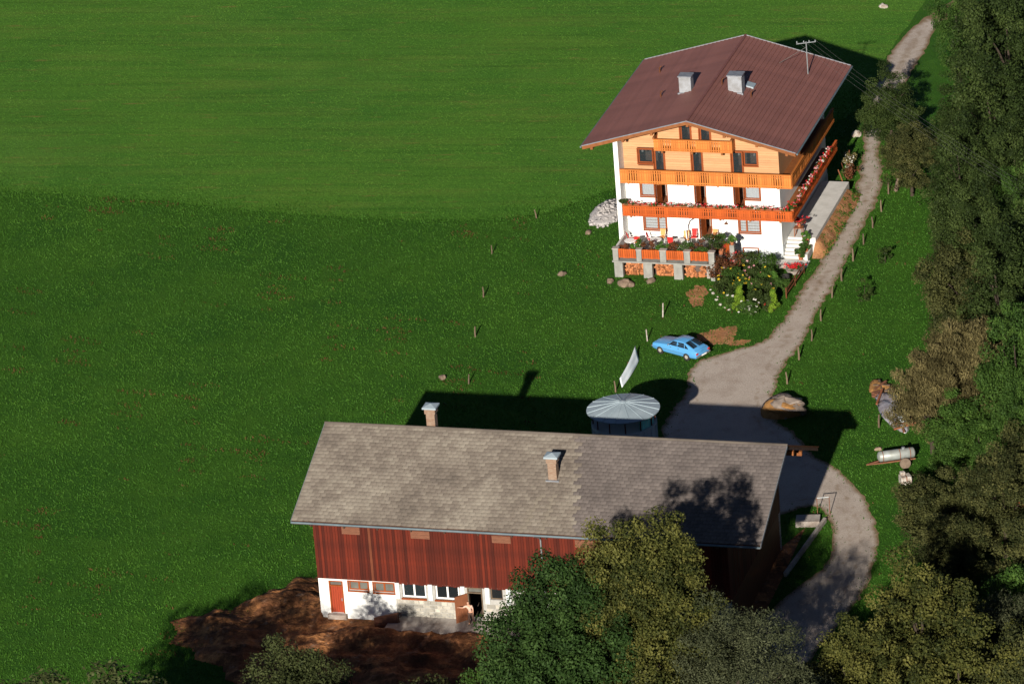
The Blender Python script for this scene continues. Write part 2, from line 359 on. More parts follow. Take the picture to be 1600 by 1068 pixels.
def edge_dist(P, poly):
    q = np.array(list(poly)+[poly[0]]); d = np.full(len(P), 1e9)
    for i in range(len(poly)):
        a, c = q[i], q[i+1]; ab = c-a; t = np.clip(((P-a)@ab)/(ab@ab+1e-12), 0, 1); d = np.minimum(d, np.linalg.norm(P-a-t[:, None]*ab, axis=1))
    return d
def drive_sheet(name, poly, z, m):
    from mathutils.geometry import delaunay_2d_cdt
    rs = np.random.RandomState(5); xs = np.arange(8, 39, .38); ys = np.arange(-64, 62, .38); Xg, Yg = np.meshgrid(xs, ys); P = np.stack([Xg.ravel(), Yg.ravel()], 1)+rs.uniform(-.1, .1, (Xg.size, 2))
    P = P[inpoly(P, poly)]; P = P[edge_dist(P, poly) > .12]
    V2 = [Vector(p) for p in poly]+[Vector(p) for p in P]
    vo, eo, fo, *_ = delaunay_2d_cdt(V2, [], [list(range(len(poly)))], 1, 1e-5)
    me = bpy.data.meshes.new(name); me.from_pydata([(v.x, v.y, z) for v in vo], [], [tuple(f) for f in fo]); me.update()
    if me.polygons[0].normal.z < 0: me.flip_normals()
    V = np.array([(v.x, v.y) for v in vo]); d = edge_dist(V, poly)
    # wear: 0 = dusty verge, 1 = clean wheel tracks; the narrow upper lane keeps an earthy middle strip
    e = np.clip(d/.55, 0, 1); up_ = np.clip((V[:, 1]+1)/9, 0, 1)*np.clip((62-V[:, 1])/30, .45, 1); e = e*(1-up_*.62*np.clip((d-.80)/.22, 0, 1))*(1-.20*up_)*(1-.45*(1-up_)*np.exp(-((d-1.15)/.22)**2))
    a = me.attributes.new('wear', 'FLOAT', 'POINT'); a.data.foreach_set('value', e.astype(np.float32)); me.materials.append(MATS[m])
    o = bpy.data.objects.new(name, me); link(o); o['kind'] = 'structure'
drive_sheet('driveway', DRIVE, .012, 'gravel')
def blob(cx, cy, rx, ry, n=72, seed=0, rot=0):
    rg = random.Random(seed); ph = [rg.uniform(0, 6.28) for _ in range(6)]; out = []
    for i in range(n):
        a = 2*math.pi*i/n; r_ = 1+.16*math.sin(2*a+ph[0])+.13*math.sin(3*a+ph[1])+.09*math.sin(5*a+ph[2])+.07*math.sin(9*a+ph[3])+.05*math.sin(17*a+ph[4])+rg.uniform(-.04, .04); x = rx*r_*math.cos(a); y = ry*r_*math.sin(a)
        out.append((cx+x*math.cos(rot)-y*math.sin(rot), cy+x*math.sin(rot)+y*math.cos(rot)))
    return out
DIRTS = [blob(15.3, -2.0, 1.3, 1.7, seed=1), blob(14.2, 6.0, .75, 1.9, seed=2), blob(24.9, 16.3, .45, 3.0, seed=3, rot=-.3), blob(16.6, -3.6, .8, .6, seed=8)]
for i, d in enumerate(DIRTS): poly_sheet('dirt_patch', d, .018+.002*i, 'dirt')
# barn frame
BY = R(17.64); BX = Vector((math.cos(BY), -math.sin(BY), 0)); BYV = Vector((math.sin(BY), math.cos(BY), 0)); B0 = Vector((-14.1, -44.08, 0))
def bw(x, y, z=0):
    p = B0+BX*x+BYV*y; return (p.x, p.y, z)
YARD = [bw(28.2, 14.5)[:2], (18.9, -36.2), (16.7, -43.8), bw(29.4, 0)[:2], bw(29, -3)[:2], bw(26, -3)[:2], bw(26, 14.5)[:2]]
poly_sheet('barn_side_yard', YARD, .022, 'mud')
# mud bank in front of the barn: uneven mesh
MUD = [(-24.2, -42.9), (-23.0, -42.2), (-22.1, -42.5), (-21.2, -41.5), (-20.2, -41.9), (-19.2, -40.7), (-18.3, -40.3), (-17.6, -39.2), (-16.7, -39.3), (-15.8, -37.6), (-14.6, -37.9), (-13.6, -37.4), bw(.5, 1)[:2], bw(15, 1)[:2], bw(16, -3)[:2], bw(15, -15)[:2], bw(3, -17)[:2], (-17, -58), (-18.5, -54), (-20.3, -52.2), (-20.6, -50.2), (-22.4, -48.9), (-22.6, -47.2), (-24.2, -46.2), (-23.7, -44.6)]
def mud_bank():
    xs = np.arange(-26, 6, .16); ys = np.arange(-68, -36, .16); Xg, Yg = np.meshgrid(xs, ys, indexing='ij')
    P = np.stack([Xg.ravel(), Yg.ravel()], 1); ins = inpoly(P, MUD)
    poly = np.array(MUD+[MUD[0]]); dmin = np.full(len(P), 1e9)
    for i in range(len(MUD)):
        a, b = poly[i], poly[i+1]; ab = b-a; t = np.clip(((P-a)@ab)/(ab@ab), 0, 1); dmin = np.minimum(dmin, np.linalg.norm(P-a-t[:, None]*ab, axis=1))
    sd = np.where(ins, dmin, -dmin)
    rs = np.random.RandomState(3); h = np.zeros(len(P))
    for o in range(5):
        f = .45*1.9**o
        for k in range(5):
            a = rs.uniform(0, 6.28); ph = rs.uniform(0, 6.28); ff = f*rs.uniform(.8, 1.3)
            h += np.sin((P[:, 0]*math.cos(a)+P[:, 1]*math.sin(a))*ff*2+ph)*.30/1.75**o/2.2
    lx = (P[:, 0]-B0.x)*BX.x+(P[:, 1]-B0.y)*BX.y; ly = (P[:, 0]-B0.x)*BYV.x+(P[:, 1]-B0.y)*BYV.y
    crest = np.exp(-((ly+2.9)/1.0)**2)*np.clip((lx-2)/2, 0, 1)*.30
    drop = -np.clip(-ly-4.0, 0, 8)*.10*np.clip((lx+3)/4, 0, 1)
    z = np.clip(sd/.9+.15, 0, 1)*(.26+h*.85+crest)+np.clip(sd-1, 0, 3)*.02
    near = (ly > -2.1) & (lx > .2)
    z = np.where(near, np.minimum(z, np.where(lx > 4.6, .38, .10)), z)
    z = np.where((ly > -1.0) & (lx > .1) & (lx < 4.6), np.minimum(z, .05), z)
    z = np.maximum(z+0*drop, .03)
    z = np.where(sd < -.10, -.25, z)
    V = np.stack([P[:, 0]+rs.uniform(-.04, .04, len(P)), P[:, 1]+rs.uniform(-.04, .04, len(P)), z], 1)
    nx, ny = len(xs), len(ys); I = np.arange(nx*ny).reshape(nx, ny)
    F = np.stack([I[:-1, :-1].ravel(), I[1:, :-1].ravel(), I[1:, 1:].ravel(), I[:-1, 1:].ravel()], 1)
    F = F[(sd[F] > -.4).any(1)]
    me = np_mesh('mud_bank', V, F, 'mud'); me.polygons.foreach_set('use_smooth', [True]*len(me.polygons))
    o = bpy.data.objects.new('mud_bank', me); link(o); o['kind'] = 'structure'
mud_bank()

# ------------------------------------------------------------------ foliage helpers
def leaf_cloud(name, centres, radii, n_per, leaf, m, seed=0, up_bias=.35, aspect=.6, hang=0, clump_var=.35, squash=.85, hollow=.45):
    """leaf-sized quads spread through clumps"""
    rs = np.random.RandomState(seed); C = np.asarray(centres, float); Rr = np.asarray(radii, float); k = len(C)
    npc = np.maximum(4, (n_per*(Rr/Rr.mean())**2)).astype(int); idx = np.repeat(np.arange(k), npc); n = len(idx)
    d = rs.normal(size=(n, 3)); d /= np.linalg.norm(d, axis=1)[:, None]
    rad = (hollow+(1-hollow)*rs.rand(n)**.6)*Rr[idx]*rs.uniform(.85, 1.2, n)
    P = C[idx]+d*rad[:, None]*[1, 1, squash]
    nrm = d*.7+rs.normal(size=(n, 3))*.55+[0, 0, up_bias]; nrm /= np.linalg.norm(nrm, axis=1)[:, None]
    t = rs.normal(size=(n, 3))+np.array([0, 0, -hang*3]); t -= nrm*(t*nrm).sum(1)[:, None]; t /= np.linalg.norm(t, axis=1)[:, None]+1e-9
    b = np.cross(nrm, t); s = leaf*rs.uniform(.6, 1.35, n)[:, None]
    V = np.stack([P-t*s*.5, P+b*s*aspect*.5+t*s*.05, P+t*s*.5, P-b*s*aspect*.5+t*s*.05], 1).reshape(-1, 3)
    F = np.arange(4*n).reshape(n, 4); cv = rs.rand(k)
    lv = np.clip(.5+(cv[idx]-.5)*clump_var*1.6+rs.normal(size=n)*.17, 0, 1)
    return np_mesh(name, V, F, m, lv)
def crown_points(Rx, Rz, zc, n, seed, lobes=7, ry=1.0, shell=.62, top_pow=1.0, boughs=None):
    """clump centres on a crown made of overlapping boughs, so that the outline is uneven and dark gaps stay between"""
    rs = np.random.RandomState(seed); B = []
    if boughs is None:
        B.append((0, 0, zc+Rz*.42, Rx*.50, Rz*.55)); B.append((0, 0, zc-Rz*.1, Rx*.62, Rz*.75))
        for k in range(lobes+4):
            a = 2.399*k+rs.uniform(-.4, .4); t = rs.uniform(-.75, .62); w_ = math.sqrt(max(.12, 1-t*t))*(1-.18*max(0, t)*top_pow)
            q = rs.uniform(.48, .66); r_ = rs.uniform(.30, .46)*Rx
            B.append((math.cos(a)*Rx*q*w_, math.sin(a)*Rx*q*w_*ry, zc+t*Rz*.86, r_, r_*rs.uniform(.95, 1.5)))
    else: B = boughs
    wt = np.array([b_[3]*(b_[3]+b_[4]) for b_ in B]); wt /= wt.sum(); out = []; rad = []; pick = rs.choice(len(B), n, p=wt)
    for k in pick:
        x, y, z, r_, rz2 = B[k]; d = rs.normal(size=3); d /= np.linalg.norm(d); q = shell+(1.12-shell)*rs.rand()**.6
        out.append((x+d[0]*r_*q, y+d[1]*r_*q, max(.3, z+d[2]*rz2*q))); rad.append(rs.uniform(.6, 1.35))
    return np.array(out), np.array(rad)
def trunk_mesh(h, r, seed, spread=1.5, nl=6, zc=.5):
    rg = random.Random(seed); b = MB(); p = [(0, 0, -.15)]; x = y = 0
    for i in range(1, 6):
        x += rg.uniform(-.12, .12); y += rg.uniform(-.12, .12); p.append((x, y, h*.72*i/5))
    b.tube(p, [r*1.35]+[r*(1-.16*i) for i in range(1, 6)], 9)
    for i in range(nl):
        a = rg.uniform(0, 6.28); z0 = h*rg.uniform(.22, .5); l = spread*.6*rg.uniform(.6, 1); j = min(4, int(z0/(h*.72)*5))
        bx, by = p[j][0], p[j][1]
        b.tube([(bx, by, z0), (bx+math.cos(a)*l*.5, by+math.sin(a)*l*.5, z0+h*.12), (bx+math.cos(a)*l, by+math.sin(a)*l, z0+h*.2)], [r*.45, r*.3, r*.08], 6)
    return b.mesh('trunk', 'bark')
PROTO = {}
def tree_proto(key, h, Rx, m, leaf=.22, clumps=60, n_per=220, seed=1, cr=.9, lobes=6, zlow=.12, hang=0, aspect=.6, ry=1.0, top_pow=1.0, shell=.5, up=.35, cv=.35, boughs=None):
    zt = h; zb = h*zlow; Rz = (zt-zb)/2/1.02; zc = (zt+zb)/2
    C, rr = crown_points(Rx*.92, Rz*.92, zc, clumps, seed, lobes, ry, .6, top_pow, boughs)
    C[:, 2] *= (h-cr*.7)/C[:, 2].max()
    if boughs is None: C[:, :2] *= (Rx-cr*.6)/np.percentile(np.hypot(C[:, 0], C[:, 1]), 97)
    cm = leaf_cloud('crown', C, rr*cr, n_per, leaf, m, seed+50, hang=hang, aspect=aspect, up_bias=up, clump_var=cv)
    PROTO[key] = (cm, trunk_mesh(h, max(.10, h*.018), seed, Rx*.8), h)
def tree(key, name, label, x, y, h=None, rz=0, sx=1.0, group=None, cat='tree', z=0):
    cm, tm, ph = PROTO[key]; s = (h or ph)/ph
    t = thing(name, label, cat, (x, y, z), rz, group); 
    inst('crown', cm, t, scale=(s*sx, s*sx, s)); inst('trunk', tm, t, scale=(s*sx, s*sx, s)); return t

# ------------------------------------------------------------------ wall with openings (xz plane, thickness along y)
def wall_mesh(x0, x1, z0, z1, holes, y0=0, y1=.35, top=None):
    """grid wall with rectangular holes; top(x) optional sloping upper limit -> handled by caller with prism"""
    xs = sorted({x0, x1}|{h[0] for h in holes}|{h[1] for h in holes}); zs = sorted({z0, z1}|{h[2] for h in holes}|{h[3] for h in holes})
    xs = [x for x in xs if x0 <= x <= x1]; zs = [z for z in zs if z0 <= z <= z1]
    def solid(i, j):
        if i < 0 or j < 0 or i >= len(xs)-1 or j >= len(zs)-1: return False
        cx = (xs[i]+xs[i+1])/2; cz = (zs[j]+zs[j+1])/2
        return not any(h[0] < cx < h[1] and h[2] < cz < h[3] for h in holes)
    b = MB()
    for i in range(len(xs)-1):
        for j in range(len(zs)-1):
            if not solid(i, j): continue
            a, c, d, e = xs[i], xs[i+1], zs[j], zs[j+1]
            b.add([(a, y0, d), (c, y0, d), (c, y0, e), (a, y0, e)], [(0, 1, 2, 3)])
            b.add([(a, y1, d), (c, y1, d), (c, y1, e), (a, y1, e)], [(3, 2, 1, 0)])
            for (di, dj, q) in ((-1, 0, [(a, y0, d), (a, y0, e), (a, y1, e), (a, y1, d)]), (1, 0, [(c, y0, d), (c, y1, d), (c, y1, e), (c, y0, e)]),
                                (0, -1, [(a, y0, d), (a, y1, d), (c, y1, d), (c, y0, d)]), (0, 1, [(a, y0, e), (c, y0, e), (c, y1, e), (a, y1, e)])):
                if not solid(i+di, j+dj): b.add(q, [(0, 1, 2, 3)])
    return b
def build_raw(b, name, m, parent):
    me = bpy.data.meshes.new(name); me.from_pydata(b.v, [], b.f); me.update(); me.materials.append(MATS[m])
    return link(bpy.data.objects.new(name, me), parent)
def window(parent, x0, x1, z0, z1, mull=(), bars=(), y=.10, glass='glass', curtain=False, fm='frame', casing=True, proud=.03, fw_=.085, lattice=0):
    f = MB(); d = (y-.02, y+.06)
    f.box(x0, x1, *d, z1-fw_, z1-.004); f.box(x0, x1, *d, z0+.004, z0+fw_); f.box(x0+.004, x0+fw_, *d, z0+fw_, z1-fw_); f.box(x1-fw_, x1-.004, *d, z0+fw_, z1-fw_)
    for mx in mull: f.box(mx-.06, mx+.06, d[0]-.01, d[1], z0+fw_, z1-fw_)
    if casing:
        c = .09
        f.box(x0-c, x1+c, -proud, .02, z1, z1+c); f.box(x0-c, x1+c, -proud-.04, .02, z0-c, z0); f.box(x0-c, x0, -proud, .02, z0, z1); f.box(x1, x1+c, -proud, .02, z0, z1)
    wdw = f.build('window', fm, parent)
    ed = [x0+fw_]+[q for mx in mull for q in (mx-.06, mx+.06)]+[x1-fw_]
    for i in range(0, len(ed), 2):
        p = MB(); p.box(ed[i], ed[i+1], y+.015, y+.025, z0+fw_, z1-fw_); p.build('pane', 'glassclear' if curtain else glass, wdw)
        if lattice:
            l = MB()
            for k in range(1, lattice+1):
                zz = z0+fw_+(z1-z0-2*fw_)*k/(lattice+1); l.box(ed[i], ed[i+1], y-.004, y+.012, zz-.012, zz+.012)
            l.build('glazing_bars', 'greypost', wdw)
    if curtain:
        c = MB(); n = 16; xa, xb = x0+.05, x1-.05
        for k in range(n+1):
            yy = y+.10+.03*(k % 2); xx = xa+(xb-xa)*k/n; c.v += [(xx, yy, z0+.03), (xx, yy, z1-.03)]
        c.f = [(2*k, 2*k+2, 2*k+3, 2*k+1) for k in range(n)]
        c.build('curtain', 'curtain', wdw)
    return wdw

# ------------------------------------------------------------------ guest house
HYAW = R(17.9)
house = thing('guest_house', 'large chalet guest house with brown roof, flowered balconies and white ground floors', 'house', (9.311, 15.80, 0), -HYAW)
HM = Matrix.Translation((9.311, 15.80, 0)) @ Matrix.Rotation(-HYAW, 4, 'Z')
def hw(x, y, z=0): p = HM @ Vector((x, y, z)); return (p.x, p.y, p.z)
DK = 1.4; F1, F2, F3 = 3.80, 6.55, 8.98; DEP = 15.2; W = 12.5
RX, RZ, RHW, RRISE = 6.07, 11.80, 8.38, 2.30; SL = RRISE/RHW
holes_w = [(1.55, 2.65, 4.73, 5.82), (2.72, 3.60, F1, 5.82), (5.85, 6.65, F1, 5.86), (8.93, 9.68, F1, 5.88), (9.75, 10.95, 4.78, 5.88),
           (1.65, 3.40, 1.98, 3.05), (6.08, 6.97, DK, 3.08), (9.17, 10.82, 2.02, 3.10), (9.44, 10.54, .16, .74)]
build_raw(wall_mesh(.36, W, .0, 6.5, holes_w), 'wall', 'plaster', house)
holes_t = [(1.52, 2.68, 7.46, 8.60), (2.76, 3.58, F2, 8.60), (5.73, 6.57, F2, 8.58), (8.87, 9.75, F2, 8.63), (9.83, 10.9, 7.55, 8.65), (4.96, 5.80, F3, 10.88), (6.47, 7.33, F3, 10.62)]
build_raw(wall_mesh(.36, W, 6.5, 9.55, [h for h in holes_t if h[3] < 9]+[(h[0], h[1], h[2], 9.55) for h in holes_t if h[3] > 9], .07, .35), 'wall_backing', 'darkwood', house)
def roof_under(x): return RZ-.30-SL*abs(x-RX)
# gable backing above 9.55 as vertical strips between the gable doors
def gable_strip(xa, xb, za):
    n = 1; pts = [(xa, za), (xb, za)]
    tops = [xb]+([RX] if xa < RX < xb else [])+[xa]
    return [(xa, za), (xb, za)]+[(x, max(za+.01, roof_under(x))) for x in tops]
gb = MB()
for xa, xb, za in ((.36, 4.96, 9.55), (4.96, 5.80, 10.88), (5.80, 6.47, 9.55), (6.47, 7.33, 10.62), (7.33, W, 9.55)):
    gb.prism(gable_strip(max(xa, .36), xb, za), .07, .35)
gb.build('gable_backing', 'darkwood', house)
# horizontal planks of the timber storey, one object each
PH = .19
z = 6.5; row = 0
while z < 11.4:
    z2 = z+PH-.012; lo, hi = .36, W
    lim = lambda zz: ((RX-(RZ-.32-zz)/SL), (RX+(RZ-.32-zz)/SL))
    a0, a1 = max(lo, lim(z)[0]), min(hi, lim(z)[1]); b0, b1 = max(lo, lim(z2)[0]), min(hi, lim(z2)[1])
    if b1-b0 < .3: break
    cuts = [(h[0]-.03, h[1]+.03) for h in holes_t if h[2]-.05 < z2 and h[3]+.05 > z]
    segs = []; s = None; cur = a0; curb = b0
    for c in sorted(cuts):
        if c[0]-cur > .05: segs.append((cur, c[0], curb, c[0]))
        cur = max(cur, c[1]); curb = max(curb, c[1])
    if a1-cur > .05: segs.append((cur, a1, curb, b1))
    for (p, q, r_, s_) in segs:
        if s_-r_ < .02: continue
        jit = random.uniform(0, .012); b = MB(); b.prism([(p, z), (q, z), (s_, z2), (r_, z2)], -jit, .075); b.build('plank', 'plank', house)
    z += PH; row += 1
# side, back walls and inner structure
b = MB(); b.box(W-.35, W, .355, DEP, .0, 9.4); b.build('side_wall', 'plaster', house)
b = MB(); b.box(.0, .355, -1.45, DEP, .0, roof_under(.1)-.05); b.build('side_wall', 'plaster', house)
b = MB(); b.prism([(.36, 0), (W-.36, 0), (W-.36, roof_under(W)), (RX, roof_under(RX)), (.36, roof_under(.36))], DEP-.35, DEP-.01); b.build('back_wall', 'plaster', house)
b = MB(); b.box(W-.02, W+.07, .0, DEP, 6.52, 9.35); b.build('side_cladding', 'plank', house)
for zf in (DK, F1, F2, F3):
    b = MB(); b.box(.36, W-.36, .36, DEP-.4, zf-.22, zf-.02); b.build('storey_floor', 'doorwood', house)
b = MB(); b.box(.36, W-.36, 2.6, 2.7, .1, 9.4); b.build('room_wall', 'roomwall', house)
b = MB(); b.box(8.2, W+.03, -.03, .02, 0.0, 1.06); b.build('plinth', 'plinth', house)
b = MB(); b.box(W-.01, W+.04, .03, DEP, 0.0, 1.0); b.build('plinth', 'plinth', house)
# windows / doors
window(house, 1.55, 2.65, 4.73, 5.82, curtain=True); window(house, 9.75, 10.95, 4.78, 5.88, curtain=True)
window(house, 1.65, 3.40, 1.98, 3.05, mull=(2.75,), curtain=True, lattice=3); window(house, 9.17, 10.82, 2.02, 3.10, mull=(9.75,), curtain=True, lattice=3)
window(house, 9.44, 10.54, .16, .74, glass='glassdark', proud=.05)
for (a, c, d, e) in ((1.52, 2.68, 7.46, 8.60), (9.83, 10.9, 7.55, 8.65)): window(house, a, c, d, e, glass='glass', y=.12)
def door(a, c, d, e, leaf=None, glazed=True):
    f = MB(); f.box(a-.08, a, -.03, .30, d, e+.08); f.box(c, c+.08, -.03, .30, d, e+.08); f.box(a, c, -.03, .30, e, e+.08)
    o = f.build('door', 'frame', house)
    if glazed:
        b = MB(); b.box(a+.004, a+.11, .12, .18, d, e-.004); b.box(c-.11, c-.004, .12, .18, d, e-.004); b.box(a+.11, c-.11, .12, .18, d, d+.35); b.box(a+.11, c-.11, .12, .18, e-.12, e-.004)
        b.build('door_leaf', 'frame', o)
        b = MB(); b.box(a+.11, c-.11, .145, .155, d+.35, e-.12); b.build('pane', 'glass', o)
    else:
        l = MB(); wd = c-a-.04
        for q in ((0, .1), (wd-.1, wd)): l.box(q[0], q[1], 0, .05, 0, e-d-.05)
        l.box(.1, wd-.1, 0, .05, 0, .5); l.box(.1, wd-.1, 0, .05, e-d-.17, e-d-.05); l.box(.1, wd-.1, .02, .03, .5, e-d-.17)
        l.build('door_leaf', 'frame', o, loc=(a+.02, .28, d+.01) if leaf > 0 else (c-.02, .28, d+.01), rot=(0, 0, R(78) if leaf > 0 else R(100)))
    return o
for h in holes_t:
    if h[2] in (F2, F3): door(*h)
door(*holes_w[1], leaf=1, glazed=False); door(*holes_w[2], leaf=1, glazed=False); door(*holes_w[3], leaf=1, glazed=False); door(*holes_w[6], leaf=1, glazed=False)
for x, zz in ((1.8, 8.42), (3.1, 8.40), (6.0, 8.38), (9.4, 8.42), (10.6, 8.42), (5.2, 10.7), (6.75, 10.4)):
    b = MB(); b.lathe([(.02, .25), (.03, .12), (.085, .05), (.10, 0), (.07, -.06), (.01, -.085)], 10, (x, .34, zz-.12)); b.build('globe_lamp', 'lampwhite', house, smooth=True)
b = MB(); b.lathe([(.03, .10), (.04, .06), (.16, -.08), (.15, -.09)], 10, (8.19, -.18, 2.84)); b.bar((8.19, -.01, 2.95), (8.19, -.2, 2.93), .03); b.build('wall_lamp', 'darkwood', house)
# roof
def roof_prism(xa, xb, off0, off1, ya, yb):   # slab following one slope between horizontal offsets
    s = -1 if xb < RX+.01 and xa < RX else 1
    return [(xa, RZ-SL*abs(xa-RX)+off0), (xb, RZ-SL*abs(xb-RX)+off0), (xb, RZ-SL*abs(xb-RX)+off1), (xa, RZ-SL*abs(xa-RX)+off1)]
b = MB(); b.prism(roof_prism(RX-RHW+.03, RX, -.30, -.06, 0, 0), -1.97, 16.87); b.prism(roof_prism(RX, RX+RHW-.03, -.30, -.06, 0, 0), -1.97, 16.87)
roof = b.build('roof', 'darkwood', house)
NC = 25; cw = RHW/NC
for sgn in (-1, 1):
    me = None
    for k in range(NC):
        xa = RX+sgn*k*cw; xb = RX+sgn*(k+1)*cw+sgn*.06
        za = RZ-SL*(k*cw)-.045; zb = RZ-SL*((k+1)*cw+.06)+.015
        if me is None:
            b = MB(); b.prism([(0, 0), (xb-xa, zb-za), (xb-xa, zb-za-.045), (0, -.045)], -2.0, 16.9); me = b.mesh('tile_course', 'rooftile')
        o = inst('tile_course', me, roof, (xa, random.uniform(-.012, .012), za+random.uniform(-.003, .003)))
b = MB(); b.tube([(RX, -2.02, RZ-.02), (RX, 16.92, RZ-.02)], .11, 8); b.build('ridge_cap', 'ridgecap', roof)
for sgn in (-1, 1):
    for y_ in (-2.03, 16.9):
        b = MB(); b.prism([(RX, RZ-.02), (RX+sgn*RHW, RZ-RRISE-.02), (RX+sgn*RHW, RZ-RRISE+.05), (RX, RZ+.05)], y_-.03, y_+.03); b.build('verge_flashing', 'edge', roof)
        b = MB(); b.prism([(RX, RZ-.30), (RX+sgn*(RHW-.02), RZ-RRISE-.30), (RX+sgn*(RHW-.02), RZ-RRISE-.03), (RX, RZ-.03)], y_+(.02 if y_ < 0 else -.07), y_+(.07 if y_ < 0 else -.02)); b.build('barge_board', 'beam', roof)
    b = MB(); b.tube([(RX+sgn*(RHW+.10), -2.0, RZ-RRISE-.10), (RX+sgn*(RHW+.10), 16.9, RZ-RRISE-.10)], .075, 8); b.build('gutter', 'zincdark', roof)
for px_ in (-1.6, .9, 3.2, RX, 8.9, 11.4, 13.7):
    zz = RZ-SL*abs(px_-RX)-.30; b = MB(); b.box(px_-.10, px_+.10, -1.85, .2, zz-.24, zz-.01); b.build('purlin', 'beam', house)
for k in range(9):
    yy = .4+k*1.8; b = MB(); b.bar((W-.1, yy, RZ-SL*(W-RX)-.40), (RX+RHW-.1, yy, RZ-RRISE-.39), .10, .16); b.build('rafter', 'beam', house)
# chimneys, vents, hatch, mast on the roof
def chimney(x, y, w_, d_, zb, zt):
    b = MB(); b.box(x-w_/2, x+w_/2, y-d_/2, y+d_/2, zb, zt); c = b.build('chimney', 'chimneywhite', house, bevel=.02)
    b = MB(); b.box(x-w_/2-.06, x+w_/2+.06, y-d_/2-.06, y+d_/2+.06, zt, zt+.09); b.build('chimney_cap', 'edge', c)
    b = MB(); b.box(x-w_/2-.10, x+w_/2+.10, y-d_/2-.12, y-d_/2-.004, zb+.34, zb+.50); b.build('flashing', 'edge', c)
chimney(4.05, 5.9, .95, .85, 10.7, 12.45); chimney(7.95, 6.2, 1.10, .95, 10.75, 12.55)
for (x, y) in ((.15, 12.4), (2.0, 5.75), (6.75, 6.45), (9.2, 5.7)):
    zb = RZ-SL*abs(x-RX); b = MB(); b.tube([(x, y, zb-.1), (x, y, zb+.42)], .06, 8); b.tube([(x-.0, y, zb+.36), (x+.14, y+.05, zb+.52)], .055, 8); b.build('vent_pipe', 'darkwood', house)
b = MB(); s0 = RZ-SL*(8.35-RX); s1 = RZ-SL*(9.0-RX); b.add([(8.35, 7.3, s0+.10), (9.0, 7.3, s1+.10), (9.0, 8.2, s1+.10), (8.35, 8.2, s0+.10), (8.35, 7.3, s0-.02), (9.0, 7.3, s1-.02), (9.0, 8.2, s1-.02), (8.35, 8.2, s0-.02)], [(0, 1, 2, 3), (0, 4, 5, 1), (1, 5, 6, 2), (2, 6, 7, 3), (3, 7, 4, 0)])
b.build('roof_hatch', 'zinc', house)
mz = RZ-SL*(11.95-RX)
b = MB(); b.tube([(11.95, 13, mz-.3), (11.93, 13, 12.85)], .045, 8); mast = b.build('utility_mast', 'steel', house)
b = MB(); b.bar((11.2, 12.75, 12.72), (12.65, 13.25, 12.78), .06); b.build('crossarm', 'steel', mast)
b = MB(); b.tube([(11.93, 13, 12.4), (9.6, 13.4, RZ-SL*(9.6-RX)+.02)], .018, 5); b.build('stay_wire', 'wire', mast)
for x_ in (11.25, 11.75, 12.15, 12.6):
    b = MB(); b.lathe([(.03, 0), (.05, .05), (.03, .12), (.01, .16)], 8, (x_, 12.75+(x_-11.2)*.345, 12.79)); b.build('insulator', 'steel', mast)
# balconies
def balcony(zf, x0, x1, yf, wood, h_lo, h_hi, side_len=0, bw_=.19, ywall=0):
    b = MB(); b.box(x0, x1, yf+.06, ywall-.03, zf-.12, zf-.02)
    if side_len: b.box(W+.08, x1-.06, ywall-.03, side_len, zf-.12, zf-.02)
    bal = b.build('balcony', 'beam', house)
    zl, zh = zf+h_lo, zf+h_hi
    def rail(a, c, along):
        L = abs(c-a); n = int(round(L/bw_)); step = L/n
        bm_ = MB(); 
        if along == 'x': bm_.box(0, step-.014, -.022, .0, 0, zh-zl)
        else: bm_.box(.0, .022, 0, step-.014, 0, zh-zl)
        me = bm_.mesh('board', wood); nw = MB()
        if along == 'x': nw.box(.02, step-.055, -.022, .0, 0, zh-zl)
        else: nw.box(.0, .022, .02, step-.055, 0, zh-zl)
        me2 = nw.mesh('board', wood)
        for k in range(n):
            p = (a+k*step+.007, yf+random.uniform(-.006, .006)-.03, zl+random.uniform(-.01, .01)) if along == 'x' else (x1+.01+random.uniform(-.006, .006), a+k*step, zl)
            inst('board', me2 if k % 10 in (3, 4, 5, 6) else me, bal, p)
        def strip(z0_, z1_, o0, o1, nm, m_):
            q = MB()
            if along == 'x': q.box(a-.02, c+.03, yf-.03+o0, yf-.03+o1, z0_, z1_)
            else: q.box(x1+.01-o1+.02, x1+.01-o0+.02, a, c, z0_, z1_)
            q.build(nm, m_, bal)
        strip(zh, zh+.07, -.07, .10, 'handrail', wood); strip(zl+.10, zl+.17, -.055, -.024, 'lower_rail', wood); strip(zh-.20, zh-.14, -.05, -.024, 'upper_rail', wood)
        strip(zl-.05, zl+.0, -.05, .05, 'bottom_rail', wood)
    rail(x0, x1, 'x')
    if side_len: rail(yf+.05, side_len, 'y')
    k = 0; xx = x0+.6
    while xx < x1:
        q = MB(); q.box(xx-.07, xx+.07, yf+.02, ywall-.03, zf-.30, zf-.125); q.build('bracket', 'beam', bal); xx += 2.35
    return bal
balcony(F2, .40, 13.82, -1.4, 'railwood', -.15, .86, side_len=12.8)
balcony(F1, .42, 13.76, -1.4, 'railwood_red', -.10, .62, side_len=13.6)
gbal = balcony(F3, 3.10, 9.25, -.95, 'railwood', -.02, .82)
for x_ in (3.10, 9.19):
    b = MB(); b.box(x_-.02, x_+.06, -.93, .0, F3-.02, F3+.86); b.build('end_panel', 'railwood', gbal)
    b = MB(); b.bar((x_+.02, -1.05, F3+.95), (x_+.02, -.05, F3+.98), .16, .14); b.build('end_beam', 'beam', gbal)
